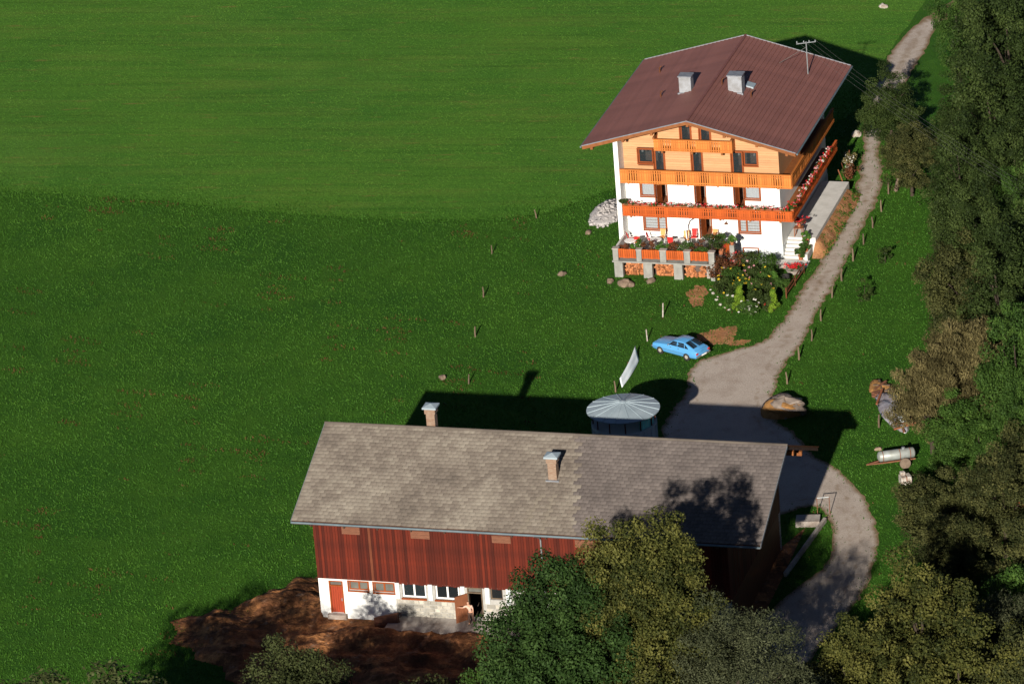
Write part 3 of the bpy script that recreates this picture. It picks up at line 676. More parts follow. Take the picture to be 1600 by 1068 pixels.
# downpipes
b = MB(); b.tube([(5.85, -1.38, 3.62), (5.45, -1.34, 3.35), (5.28, -1.30, 2.9), (5.30, -1.28, 2.2), (5.36, -1.26, 1.42)], .055, 8); b.build('downpipe', 'metalwhite', house, smooth=True)
b = MB(); b.tube([(.44, -.02, 3.6), (.44, -.06, .1)], .045, 6); b.build('downpipe', 'metalwhite', house)

# ---- terrace over the wood store
ter = thing('terrace', 'grey concrete terrace over firewood bays with orange board railings, before the guest house', 'terrace', (9.311, 15.80, 0), -HYAW)
TY = -4.9; TX0, TX1 = .45, 8.35
b = MB(); b.box(TX0-.10, TX1+.15, TY-.12, -.04, DK-.13, DK-.02); b.build('deck', 'dimconcrete', ter)
for (a, c) in ((TX0, 1.12), (2.74, 3.44), (5.13, 5.82), (8.02, TX1)):
    b = MB(); b.box(a, c, TY, TY+.45, -.1, DK-.13); b.build('pier', 'dimconcrete', ter, bevel=.02)
for (a, c) in ((TX0+.10, TX0+.36), (2.80, 3.05), (5.22, 5.47), (7.6, 7.85)):
    b = MB(); b.box(a, c, TY+.46, -.5, -.1, DK-.135); b.build('bay_wall', 'oldconcrete', ter)
b = MB(); b.box(TX0+.1, TX1-.1, -.48, -.30, -.1, DK-.135); b.build('bay_back', 'oldconcrete', ter)
b = MB(); b.box(TX1-.3, TX1-.02, TY+.46, -1.9, -.1, DK-.135); b.build('bay_wall', 'concrete', ter)
pp = [(.42, .85), (2.28, 2.68), (4.13, 4.62), (6.02, 6.50), (7.95, 8.40)]
for a, c in pp:
    b = MB(); b.box(a, c, TY-.08, TY+.30, DK-.02, DK+.92); o = b.build('parapet_pier', 'dimconcrete', ter, bevel=.02)
    b = MB(); b.box(a-.04, c+.04, TY-.12, TY+.34, DK+.92, DK+1.0); b.build('coping', 'oldconcrete', o)
def board_panel(xa, ya, xb, yb, z0, z1, n=9):
    L = math.hypot(xb-xa, yb-ya); ang = math.atan2(yb-ya, xb-xa); q = MB(); q.bar((xa, ya, z0+.06), (xb, yb, z0+.06), .06, .09); q.bar((xa, ya, z1-.06), (xb, yb, z1-.06), .07, .08)
    pn = q.build('railing', 'frame', ter); st = L/n; m_ = MB(); m_.box(0, st-.025, -.05, -.02, 0, z1-z0); me = m_.mesh('board', 'railwood_red')
    for k in range(n): inst('board', me, pn, (xa+math.cos(ang)*k*st, ya+math.sin(ang)*k*st, z0+random.uniform(-.02, .02)), (0, 0, ang))
for i in range(4): board_panel(pp[i][1]+.02, TY+.02, pp[i+1][0]-.02, TY+.02, DK+.22, DK+.96, 8)
b = MB(); b.box(TX0-.08, TX0+.08, TY+.32, -1.5, DK-.02, DK+.75); b.build('side_parapet', 'concrete', ter)
board_panel(8.42, -2.15, 9.30, -3.2, DK+.02, DK+.88, 7)
b = MB(); b.box(9.2, 9.55, -3.35, -3.0, -.1, DK+.92); b.build('stair_pier', 'dimconcrete', ter, bevel=.02)
for k in range(6):
    b = MB(); b.box(8.46+.0, 9.3, -1.9-.33*(k+1), -1.9-.33*k, -.1, DK-.2*(k+1)-.02); b.build('step', 'concrete', ter)
# firewood in the bays
logm = []
for k in range(4):
    rg = random.Random(k); b = MB(); n = 6; r_ = .055+.012*k; b.tube([(-.21, 0, 0), (.21, 0, 0)], r_, n); logm.append(b.mesh('log', 'log'))
def firewood(x0, x1, label, slope=0, n=120, hole=None):
    t = thing('firewood_stack', label, 'firewood', hw((x0+x1)/2, TY+.5), -HYAW, 'firewood under the terrace'); rg = random.Random(int(x0*10)); w_ = x1-x0
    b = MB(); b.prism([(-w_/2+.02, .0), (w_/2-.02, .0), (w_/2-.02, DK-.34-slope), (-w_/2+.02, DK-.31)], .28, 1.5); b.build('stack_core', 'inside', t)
    for i in range(n):
        x = rg.uniform(-w_/2+.12, w_/2-.12); z = rg.uniform(.03, DK-.25-slope*(x/w_+.5))
        if hole and abs(x-hole) < .28 and z > .3: continue
        inst('log', rg.choice(logm), t, (x, rg.uniform(.10, .32), z), (rg.uniform(-.5, .5), rg.choice([rg.gauss(0, .5), rg.gauss(1.57, .4)]), rg.gauss(.3, .8)), rg.uniform(.8, 1.2))
firewood(1.14, 2.72, 'split firewood filling the leftmost bay under the terrace')
firewood(3.46, 5.11, 'split firewood filling the middle bay under the terrace')
firewood(5.84, 7.5, 'split firewood heaped beside the dark gap in the right-hand bay under the terrace', slope=.35, hole=.25)

# ---- right-hand side terrace with steps
st = thing('side_terrace', 'pale concrete side terrace with steps along the right wall of the guest house', 'terrace', (9.311, 15.80, 0), -HYAW)
SZ = 1.2
b = MB(); b.box(W+.06, 14.75, 1.45, 13.1, -.1, SZ); b.build('platform', 'concrete', st, bevel=.03)
for k in range(6):
    b = MB(); b.box(W+.06, 14.25, 1.45-.30*(k+1)+(.0), 1.45-.30*k, -.1, SZ-.19*(k+1)); b.build('step', 'step', st, bevel=.015)
b = MB(); b.box(14.27, 14.50, -.4, 1.44, -.1, .55); b.build('cheek_wall', 'concrete', st)
b = MB(); b.box(8.3, 14.7, -1.75, -.36, -.1, .10); b.build('paved_path', 'step', st)
b = MB(); b.box(9.6, 13.4, -1.95, -1.77, -.1, .28); b.build('kerb', 'oldconcrete', st)

bk_ = MB(); V = []; n = 40; rs_ = np.random.RandomState(21)
for i in range(n+1):
    y_ = .2+13.6*i/n; e_ = min(1, i/4, (n-i)/4); j_ = rs_.uniform(-.08, .08, 4)
    V += [(14.70, y_, .02+.86*e_), (15.0+j_[0], y_, .02+(.74+j_[1])*e_), (15.35+j_[2], y_, .02+(.38+j_[3])*e_), (15.75+j_[0], y_, -.05)]
bk_.add(V, [(i*4+j, i*4+4+j, i*4+5+j, i*4+1+j) for i in range(n) for j in range(3)])
o = bk_.build('earth_bank', 'dirt', None, smooth=True, loc=(9.311, 15.80, 0), rot=(0, 0, -HYAW)); o['kind'] = 'structure'

# ------------------------------------------------------------------ barn
barn = thing('barn', 'long barn with grey tiled roof, red-brown board wall and white stone ground floor', 'barn', tuple(B0), -BY)
BL, BD, EZ, BRZ, OV = 28.2, 14.1, 7.70, 10.98, 1.3
BXA, BXB = -1.0, 30.8; HWD = BD/2+OV; BS = (BRZ-EZ)/HWD
EZB = EZ-.62; BSB = (BRZ-EZB)/HWD
def rz_(y): return EZ+BS*(y+OV) if y <= BD/2 else EZB+BSB*(BD+OV-y)
WL = 2.92
hb = [(.70, 1.70, .42, 2.80), (2.11, 3.45, 2.16, 2.80), (3.86, 5.26, 2.11, 2.80), (5.80, 7.44, 1.84, 2.88), (8.10, 9.74, 1.84, 2.88), (10.31, 11.35, .52, 2.86), (11.89, 12.75, 2.03, 2.86), (14.2, 15.4, 1.9, 2.8), (17, 18.2, 1.9, 2.8), (20, 21.2, 1.9, 2.8)]
build_raw(wall_mesh(0, 5.33, -.2, WL, [h for h in hb if h[1] < 5.33], 0, .4), 'wall', 'plaster', barn)
build_raw(wall_mesh(5.33, BL, -.2, WL, [h for h in hb if h[1] > 5.4], .035, .4), 'wall', 'mortar', barn)
# field stones set in the right part of the front wall
rg = random.Random(11)
zrow = .40
while zrow < 2.75:
    hgt = rg.uniform(.20, .32); x = 5.36+rg.uniform(0, .1)
    while x < 13.2:
        wd = rg.uniform(.28, .62); x2 = min(x+wd, 13.3); zz0, zz1 = zrow+.015, min(zrow+hgt-.015, 2.86)
        if not any(h[0]-.10 < x2 and h[1]+.10 > x and h[2]-.10 < zz1 and h[3]+.1 > zz0 for h in hb):
            c = .03; b = MB(); y_ = -rg.uniform(.0, .03)
            j = lambda: rg.uniform(-.02, .02)
            P = [(x+.012, zz0), (x2-.012, zz0), (x2-.012, zz1), (x+.012, zz1)]
            Q = [(x+c+abs(j()), zz0+c+abs(j())), (x2-c-abs(j()), zz0+c), (x2-c, zz1-c-abs(j())), (x+c, zz1-c)]
            b.add([(p[0], .034, p[1]) for p in P]+[(q[0], y_, q[1]) for q in Q], [(4, 5, 6, 7), (0, 1, 5, 4), (1, 2, 6, 5), (2, 3, 7, 6), (3, 0, 4, 7)]); b.build('stone', 'stone', barn)
        x = x2
    zrow += hgt
for xp in (5.34, 7.62, 9.86, 11.55, 13.0):
    b = MB(); b.box(xp, xp+.30, -.05, .03, 1.75, WL-.01); b.build('wall_pillar', 'plinth', barn)
b = MB(); b.box(0, .4, .40, BD, -.2, WL); b.build('side_wall', 'plaster', barn)
b = MB(); b.box(BL-.4, BL, .40, BD, -.2, WL); b.build('side_wall', 'darkwood', barn)  # dark wood guessed here, its tone standing in for tree shade on the gable
b = MB(); b.box(.0, BL, BD-.4, BD+.005, -.2, WL); b.build('back_wall', 'plaster', barn)
b = MB(); b.box(.4, BL-.4, .42, BD-.42, WL-.15, WL-.02); b.build('hay_floor', 'darkwood', barn)
b = MB(); b.box(.4, BL-.4, .42, BD-.42, .2, .38); b.build('stable_floor', 'inside', barn)
b = MB(); b.box(.4, BL-.4, 4.6, 4.8, .38, WL-.16); b.build('stable_wall', 'inside', barn)
# upper timber: inner frame + individual boards
b = MB(); b.box(.04, BL-.04, .06, .20, WL+.02, EZ+.30); b.box(.04, BL-.04, BD-.2, BD-.05, WL, EZB+.22)
for xx in (.06, BL-.20): b.add(*(lambda q: (q.v, q.f))(MB().box(xx, xx+.14, .2, BD-.2, WL, EZ-.3)))
for xx in (.06, BL-.20):
    V = [(xx, .2, EZ+.1), (xx, BD-.2, EZ-.3), (xx, BD/2, BRZ-.5), (xx+.14, .2, EZ+.1), (xx+.14, BD-.2, EZ-.3), (xx+.14, BD/2, BRZ-.5)]
    b.add(V, [(0, 1, 2), (5, 4, 3), (0, 3, 4, 1), (1, 4, 5, 2), (2, 5, 3, 0)])
b.build('timber_frame', 'underroof', barn)
nb = 150; stp = BL/nb
bmesh_ = {}
for mm in ('barnboard', 'barnboard_pale'):
    q = MB(); q.box(0, stp-.012, 0, .035, 0, EZ+.32-WL+.10); bmesh_[mm] = q.mesh('board', mm)
for k in range(nb):
    pale = random.random() < .022
    inst('board', bmesh_['barnboard_pale' if pale else 'barnboard'], barn, (k*stp, random.uniform(-.0, .022), WL-.10+random.uniform(-.035, .03)))
ng = 66; sg = BD/ng
for k in range(ng):           # boards of the right gable, up to the slope
    yc = (k+.5)*sg; top = rz_(yc)-.30; q = MB(); q.box(BL+.0, BL+.03+random.uniform(0, .015), k*sg+.005, (k+1)*sg-.007, WL-.1, top); q.build('board', 'barnboard', barn)
q = MB(); q.prism([(-.03, 0), (.0, 0), (.0, 1), (-.03, 1)], 0, BD)
b = MB(); V = [(-.02, 0, WL), (-.02, BD, WL), (-.02, BD, rz_(BD)-.3), (-.02, BD/2, BRZ-.35), (-.02, 0, rz_(0)-.3)]; V += [(x+.05, y, z_) for x, y, z_ in V]
b.add(V, [(0, 1, 2, 3, 4), (9, 8, 7, 6, 5)]+[(i, (i+1) % 5, (i+1) % 5+5, i+5) for i in range(5)]); b.build('gable_boarding', 'barnboard', barn)
b = MB(); b.box(.0, BL, BD+.006, BD+.04, WL, EZB+.2); b.build('back_boarding', 'barnboard', barn)
for (a, c, d, e) in ((1.99, 3.25, 6.30, 6.85), (6.76, 8.07, 6.26, 6.80), (12.34, 13.62, 6.26, 6.78), (18, 19.3, 6.26, 6.78)):
    v_ = MB(); v_.box(a, c, -.05, -.005, d, e); vo = v_.build('vent_panel', 'vent', barn)
    for k in range(5):
        q = MB(); q.box(a+.03, c-.03, -.075, -.052, d+.04+k*.10, d+.10+k*.10); q.build('slat', 'vent', vo)
# openings of the ground floor
f = MB(); f.box(.70, .80, .0, .30, .42, 2.80); f.box(1.60, 1.70, .0, .30, .42, 2.80); f.box(.80, 1.60, .0, .30, 2.72, 2.80); f.box(.80, 1.60, .0, .30, 2.38, 2.46)
d_ = f.build('door', 'frame', barn)
for k in range(5):
    q = MB(); q.box(.81+k*.158, .81+(k+1)*.158-.012, .08+.006*(k % 2), .13, .44, 2.38); q.build('plank', 'reddoor', d_)
q = MB(); q.box(.8, 1.6, .12, .13, 2.46, 2.72); q.build('pane', 'glassmilk', d_)
q = MB(); q.box(1.50, 1.56, .04, .09, 1.3, 1.5); q.build('handle', 'steel', d_)
q = MB(); q.box(.55, 1.85, -.35, -.01, .10, .42); q.build('doorstep', 'oldconcrete', barn)
window(barn, *hb[1], mull=(2.80,), glass='glassmilk', y=.15); window(barn, *hb[2], mull=(4.56,), glass='glassmilk', y=.15)
for i in (3, 4): window(barn, *hb[i], mull=((hb[i][0]+hb[i][1])/2,), glass='glassdark' if i == 4 else 'glass', y=.18, fm='white', casing=False, fw_=.10)
for i in (3, 4):
    q = MB(); q.box(hb[i][0]-.05, hb[i][1]+.05, -.10, .05, hb[i][2]-.10, hb[i][2]); q.build('sill', 'frame', barn)
window(barn, *hb[6], glass='glassdark', y=.18, fm='greypost', casing=False)
for i in (7, 8, 9): window(barn, *hb[i], mull=((hb[i][0]+hb[i][1])/2,), glass='glassdark', y=.18, fm='greypost', casing=False)
f = MB(); f.box(10.31, 10.39, .0, .3, .52, 2.86); f.box(11.27, 11.35, .0, .3, .52, 2.86); f.box(10.39, 11.27, .0, .3, 2.78, 2.86); f.box(10.39, 11.27, .0, .3, 2.44, 2.52)
d_ = f.build('door', 'greypost', barn)
q = MB(); q.box(10.39, 11.27, .12, .13, 2.52, 2.78); q.build('pane', 'glassmilk', d_)
lf = MB(); lf.box(0, .98, -.06, 0, 0, 1.90); lf.box(.08, .9, -.085, -.061, .12, .24); lf.box(.08, .9, -.085, -.061, 1.55, 1.67)
lf.build('door_leaf', 'doorwood', d_, loc=(10.33, -.03, .54), rot=(0, 0, R(180+48)))
lf = MB(); lf.box(0, .52, -.05, 0, 0, 1.9); lf.build('door_leaf', 'doorwood', d_, loc=(11.30, .30, .54), rot=(0, 0, R(100)))
# barn roof
b = MB()
def slab(y0, z0, y1, z1, t0, t1):
    V = []
    for x in (BXA+.03, BXB-.03): V += [(x, y0, z0+t0), (x, y1, z1+t0), (x, y1, z1+t1), (x, y0, z0+t1)]
    b.add(V, [(0, 1, 2, 3), (7, 6, 5, 4), (0, 4, 5, 1), (1, 5, 6, 2), (2, 6, 7, 3), (3, 7, 4, 0)])
slab(-OV+.04, EZ+.015, BD/2, BRZ, -.28, -.05); slab(BD/2+.001, BRZ, BD+OV-.04, EZB+.015, -.28, -.05)
broof = b.build('roof', 'underroof', barn)
SLN = math.hypot(HWD, BRZ-EZ); sa = math.atan2(BRZ-EZ, HWD); rows = 28; rl = SLN/rows; cols = 80; tw = (BXB-BXA)/cols
tilev = {}
def tile_geo(seed):
    rg = random.Random(seed); j = [rg.uniform(-.012, .012) for _ in range(4)]; t = .034
    w0, w1 = .006, tw-.008; L = rl*1.18
    P = [(w0, 0+j[0], .040+j[1]*.6), (w1, 0+j[2], .040+j[3]*.6), (w1, L, -.004), (w0, L, -.004)]
    P += [(w0+.02, -.012, .030), (w1-.02, -.012, .030)]
    return [P[0], P[1], P[2], P[3], (w0, P[0][1], P[0][2]-t), (w1, P[1][1], P[1][2]-t)]
TF = [(0, 1, 2, 3), (4, 5, 1, 0), (4, 0, 3, 3), (1, 5, 2, 2)]
split = lambda r: 18.3-.055*r
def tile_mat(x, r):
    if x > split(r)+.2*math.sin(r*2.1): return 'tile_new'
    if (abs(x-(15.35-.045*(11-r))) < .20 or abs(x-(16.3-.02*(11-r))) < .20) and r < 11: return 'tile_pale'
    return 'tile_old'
for mm in ('tile_old', 'tile_new', 'tile_pale'):
    for v in range(14):
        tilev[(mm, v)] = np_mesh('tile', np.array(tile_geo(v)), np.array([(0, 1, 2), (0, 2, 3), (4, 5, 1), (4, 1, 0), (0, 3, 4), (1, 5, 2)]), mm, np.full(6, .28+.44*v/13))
rest = {'tile_old': [], 'tile_new': [], 'tile_pale': []}; cnt = 0
cs, sn = math.cos(sa), math.sin(sa)
for r in range(rows):
    for c in range(-1, cols+1):
        x = BXA+c*tw+(tw/2 if r % 2 else 0)
        if x < BXA-.01 or x+tw > BXB+.01: 
            if not (r % 2 and (-1e-6 < BXA-x < tw*.6 or -1e-6 < x+tw-BXB < tw*.6)): continue
            x = min(max(x, BXA), BXB-tw)
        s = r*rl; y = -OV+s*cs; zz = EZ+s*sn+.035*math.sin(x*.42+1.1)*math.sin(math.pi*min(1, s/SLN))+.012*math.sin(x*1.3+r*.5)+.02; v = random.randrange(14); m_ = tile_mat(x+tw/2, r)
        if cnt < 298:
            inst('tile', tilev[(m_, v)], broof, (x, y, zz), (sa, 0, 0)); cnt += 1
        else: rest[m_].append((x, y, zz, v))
for m_, lst in rest.items():
    if not lst: continue
    V = []; F = []; lv = []
    for (x, y, zz, v) in lst:
        n = len(V)
        for p in tile_geo(v): V.append((x+p[0], y+p[1]*cs-p[2]*sn, zz+p[1]*sn+p[2]*cs))
        for t in ((0, 1, 2), (0, 2, 3), (4, 5, 1), (4, 1, 0), (0, 3, 4), (1, 5, 2)): F.append([n+i for i in t])
        lv += [.28+.44*v/13]*6
    me = np_mesh('tiles', np.array(V), np.array(F), m_, np.array(lv)); o = inst('tiles', me, broof); o['kind'] = 'stuff'

b = MB()
for k in range(24):
    t0, t1 = k/24, (k+1)/24+.01; ya, yb = BD/2+HWD*t0, BD/2+HWD*t1; za, zb = BRZ-(BRZ-EZB)*t0-.03, BRZ-(BRZ-EZB)*t1+.02
    b.add([(BXA, ya, za), (BXB, ya, za), (BXB, yb, zb), (BXA, yb, zb), (BXA, yb, zb-.03), (BXB, yb, zb-.03)], [(0, 1, 2, 3), (3, 2, 5, 4)])
o = b.build('tiles', 'tile_new', broof); o['kind'] = 'stuff'
b = MB(); b.tube([(BXA-.03, BD/2, BRZ+.03), (BXB+.03, BD/2, BRZ+.03)], .10, 8); b.build('ridge_cap', 'tile_old', broof)
for x_ in (BXA-.03, BXB+.0):
    for (ya, za, yb, zb) in ((-OV-.02, EZ, BD/2, BRZ), (BD/2, BRZ, BD+OV+.02, EZB)):
        q = MB(); dz = .16 if ya < 0 else .05; V = [(x_, ya, za-dz), (x_, yb, zb-dz), (x_, yb, zb+.05), (x_, ya, za+.05)]; V += [(x+.03, y, z_) for x, y, z_ in V]
        q.add(V, [(0, 1, 2, 3), (7, 6, 5, 4), (0, 4, 5, 1), (1, 5, 6, 2), (2, 6, 7, 3), (3, 7, 4, 0)]); q.build('verge_flashing', 'edge' if ya < 0 else 'darkwood', broof)
b = MB(); b.tube([(BXA, -OV-.09, EZ-.10), (BXB, -OV-.09, EZ-.10)], .08, 8); b.build('gutter', 'zincdark', broof)
b = MB(); b.tube([(15.65, -OV-.06, EZ-.15), (15.68, -.35, EZ-.75), (15.68, -.10, EZ-1.0), (15.68, -.10, .4)], .055, 8); b.build('downpipe', 'steel', barn)
for k in range(13):
    xx = .3+k*2.3; q = MB(); q.bar((xx, .2, EZ+BS*(OV+.2)-.36), (xx, -OV+.05, EZ+BS*.05-.36), .12, .16); q.build('rafter', 'underroof', barn)
# chimneys
def barn_chimney(x, y, w_, zb, zt, stain=False):
    b = MB(); zc = zt-.62
    b.box(x-w_/2, x+w_/2, y-w_/2, y+w_/2, zb, zc); b.box(x-w_/2-.07, x+w_/2+.07, y-w_/2-.07, y+w_/2+.07, zc, zt-.24)
    c = b.build('chimney', 'brick', barn, bevel=.015)
    b = MB(); b.box(x-w_/2-.18, x+w_/2+.18, y-w_/2-.18, y+w_/2+.18, zt-.24, zt-.12)
    b.add([(x-w_/2-.18, y-w_/2-.18, zt-.12), (x+w_/2+.18, y-w_/2-.18, zt-.12), (x+w_/2+.18, y+w_/2+.18, zt-.12), (x-w_/2-.18, y+w_/2+.18, zt-.12), (x, y, zt+.04)], [(0, 1, 4), (1, 2, 4), (2, 3, 4), (3, 0, 4)])
    b.build('chimney_cap', 'zinc', c)
    b = MB(); b.box(x-w_/2-.16, x+w_/2+.16, y-w_/2-.14, y-w_/2-.003, zb+.44, zb+.60); b.build('flashing', 'edge', c)
barn_chimney(15.85, 3.35, .58, 8.95, 11.35)
barn_chimney(6.3, 7.75, .60, 10.3, 12.45)
# purlin ends of the rear slope showing past the gable
for (y_, d_) in ((BD/2+2.2, 1.0), (BD/2+4.4, 1.3)):
    b = MB(); b.box(BL-.3, BXB-.15, y_-.12, y_+.12, rz_(y_)-.66, rz_(y_)-.36); b.build('purlin', 'beam', barn)
# apron, tub, low wall, gate frame
ap = MB(); ap.box(5.0, 16.0, -2.2, .03, -.1, .50); o = ap.build('concrete_apron', 'oldconcrete', None, bevel=.03, loc=tuple(B0), rot=(0, 0, -BY)); o['kind'] = 'structure'
tub = thing('feed_tub', 'tipped rusty brown tub lying against the white barn wall', 'tub', bw(4.85, -.75, .34), -BY)
tub.scale = (1.3, 1.3, 1.3)
b = MB(); n = 9; V = []; 
for i in range(n+1):
    a = math.pi*(.02+.96*i/n); V += [(-.62, -math.cos(a)*.34, math.sin(a)*.40), (.62, -math.cos(a)*.38, math.sin(a)*.46), (-.60, -math.cos(a)*.31, math.sin(a)*.37), (.60, -math.cos(a)*.35, math.sin(a)*.43)]
F = []
for i in range(n):
    q = 4*i; F += [(q, q+1, q+5, q+4), (q+2, q+6, q+7, q+3), (q, q+4, q+6, q+2), (q+1, q+3, q+7, q+5)]
b.add(V, F); o = b.build('shell', 'rust', tub, smooth=False, rot=(R(35), R(-8), R(12)))
b = MB(); b.tube([(.64, -.36, .02), (.66, -.2, .36), (.66, 0, .46), (.66, .2, .36), (.64, .36, .02)], .03, 6); b.tube([(.66, -.1, .45), (.82, -.1, .5), (.82, .1, .5), (.66, .1, .45)], .02, 6); b.build('rim', 'darkwood', tub, rot=(R(35), R(-8), R(12)))
lw = MB(); lw.bar((20.3, -35.5, .13), (16.9, -43.6, .13), .22, .40); o = lw.build('low_wall', 'oldconcrete', None, bevel=.03); tag(o, 'low pale concrete wall beside the curve of the gravel drive, right of the barn', 'wall')
cb = MB(); cb.box(-.9, .75, -.6, .6, -.1, .42); o = cb.build('concrete_block', 'oldconcrete', None, bevel=.04, loc=(19.2, -35.6, 0), rot=(0, 0, R(-8))); tag(o, 'flat pale concrete slab at the upper end of the low wall', 'slab')
gf = thing('gate_frame', 'thin metal gate frame on the grass verge by the drive bend', 'gate', (20.3, -34.4, 0), R(-5))
for x_, h_ in ((-.42, 1.3), (.42, 1.35)):
    b = MB(); b.tube([(x_, 0, 0), (x_, 0, h_)], .028, 6); b.build('post', 'rust', gf)
b = MB(); b.tube([(-.42, 0, 1.28), (.42, 0, 1.32)], .03, 6); b.build('crossbar', 'steel', gf)

# ------------------------------------------------------------------ silo
silo = thing('silo', 'round silo with flat pale grey conical metal roof behind the barn', 'silo', (7.30, -27.05, 0))
b = MB(); b.lathe([(2.22, -.1), (2.22, 4.75), (2.28, 4.76), (2.28, 4.90), (2.1, 4.9)], 40); body = b.build('body', 'silobody', silo)
for k in range(20):
    a = 2*math.pi*k/20; q = MB(); q.bar((2.25*math.cos(a), 2.25*math.sin(a), 0), (2.25*math.cos(a), 2.25*math.sin(a), 4.74), .07); q.build('stave', 'silobody', body)
b = MB(); b.lathe([(2.56, 5.83), (2.54, 5.80), (.02, 6.34), (.02, 6.41), (2.56, 5.87)], 48); roofs = b.build('roof', 'zinc', silo)
for k in range(16):
    a = 2*math.pi*(k+.35)/16; q = MB(); q.bar((.2*math.cos(a), .2*math.sin(a), 6.385), (2.55*math.cos(a), 2.55*math.sin(a), 5.888), .035, .05); q.build('seam', 'zinc', roofs)
b = MB(); b.lathe([(.24, 6.34), (.24, 6.42), (.02, 6.47)], 16); b.build('roof_cap', 'zinc', roofs)
for k in range(12):
    a = 2*math.pi*k/12; q = MB(); q.bar((2.15*math.cos(a), 2.15*math.sin(a), 4.9), (2.15*math.cos(a), 2.15*math.sin(a), 5.9), .09); q.build('roof_post', 'darkwood', silo)
q = MB()
for k in range(7):
    a0, a1 = R(-62+k*7), R(-62+(k+1)*7-.6); q.add([(2.10*math.cos(a0), 2.10*math.sin(a0), 4.9), (2.10*math.cos(a1), 2.10*math.sin(a1), 4.9), (2.10*math.cos(a1), 2.10*math.sin(a1), 5.75), (2.10*math.cos(a0), 2.10*math.sin(a0), 5.75)], [(0, 1, 2, 3)])
q.build('side_sheet', 'turquoise', silo)

# ------------------------------------------------------------------ car
car = thing('parked_car', 'light blue fastback car parked on the grass beside the gravel yard', 'car', (12.31, -4.75, 0), math.atan2(.676, -.737))
# local x forward, y left, z up ; length 4.25, width 1.62
def loft(stations, name, m, parent, close=True, smooth=True):
    """stations: list of (x, [(y,z)...half section from centre-bottom to centre-top])"""
    b = MB(); n = len(stations[0][1]); V = []
    for x, sec in stations:
        full = [(y, z) for y, z in sec]+[(-y, z) for y, z in sec[::-1]]
        V += [(x, y, z) for y, z in full]
    k = 2*n; F = []
    for i in range(len(stations)-1):
        for j in range(k): F.append((i*k+j, i*k+(j+1) % k, (i+1)*k+(j+1) % k, (i+1)*k+j))
    F += [tuple(range(k)), tuple(range((len(stations)-1)*k, len(stations)*k))]
    b.add(V, F); o = b.build(name, m, parent, smooth=smooth)
    if smooth:
        e = o.modifiers.new('bevel', 'BEVEL'); e.width = .03; e.segments = 2; e.limit_method = 'ANGLE'; e.angle_limit = R(35)
    return o
def csec(hw_, z0, zs, zt, crown=.03):
    return [(0, z0), (hw_*.90, z0), (hw_, z0+.12), (hw_*1.01, zs), (hw_*.93, zt), (0, zt+crown)]
cs_ = [(2.10, csec(.70, .34, .50, .64)), (2.02, csec(.77, .28, .52, .73)), (1.55, csec(.80, .24, .58, .80)), (.70, csec(.81, .22, .62, .89)), (.55, csec(.81, .22, .62, .90)),
       (-.6, csec(.81, .22, .62, .91)), (-1.5, csec(.80, .24, .62, .92)), (-1.95, csec(.78, .28, .60, .88)), (-2.12, csec(.74, .34, .56, .80))]
body = loft(cs_, 'body', 'carblue', car)
def gsec(hw0, z0, hw1, z1, crown=.03): return [(0, z0), (hw0, z0), (hw0*.5+hw1*.5+.015, (z0+z1)/2), (hw1, z1-.03), (hw1-.08, z1), (0, z1+crown)]
cab = loft([(.70, gsec(.72, .86, .70, .91, .0)), (.10, gsec(.74, .86, .60, 1.30)), (-.35, gsec(.74, .86, .61, 1.345)), (-.85, gsec(.74, .86, .60, 1.31)), (-1.90, gsec(.70, .84, .66, .93, .02))], 'cabin', 'carblue', car)
def pane(parent, pts, m='carglass', name='window'):
    b = MB(); b.add(pts, [tuple(range(len(pts)))]); 
    v = [Vector(p) for p in pts]; nrm = (v[1]-v[0]).cross(v[2]-v[0]).normalized()
    b.add([p-nrm*.012 for p in v], [tuple(range(len(pts)))[::-1]])
    n = len(pts); b.f += [(i, (i+1) % n, (i+1) % n+n, i+n) for i in range(n)]
    return b.build(name, m, parent)
pane(cab, [(.64, -.60, .945), (.64, .60, .945), (.16, .53, 1.275), (.16, -.53, 1.275)], name='windscreen')
pane(cab, [(-.97, -.52, 1.295), (-.97, .52, 1.295), (-1.74, .58, 1.005), (-1.74, -.58, 1.005)], name='rear_window')
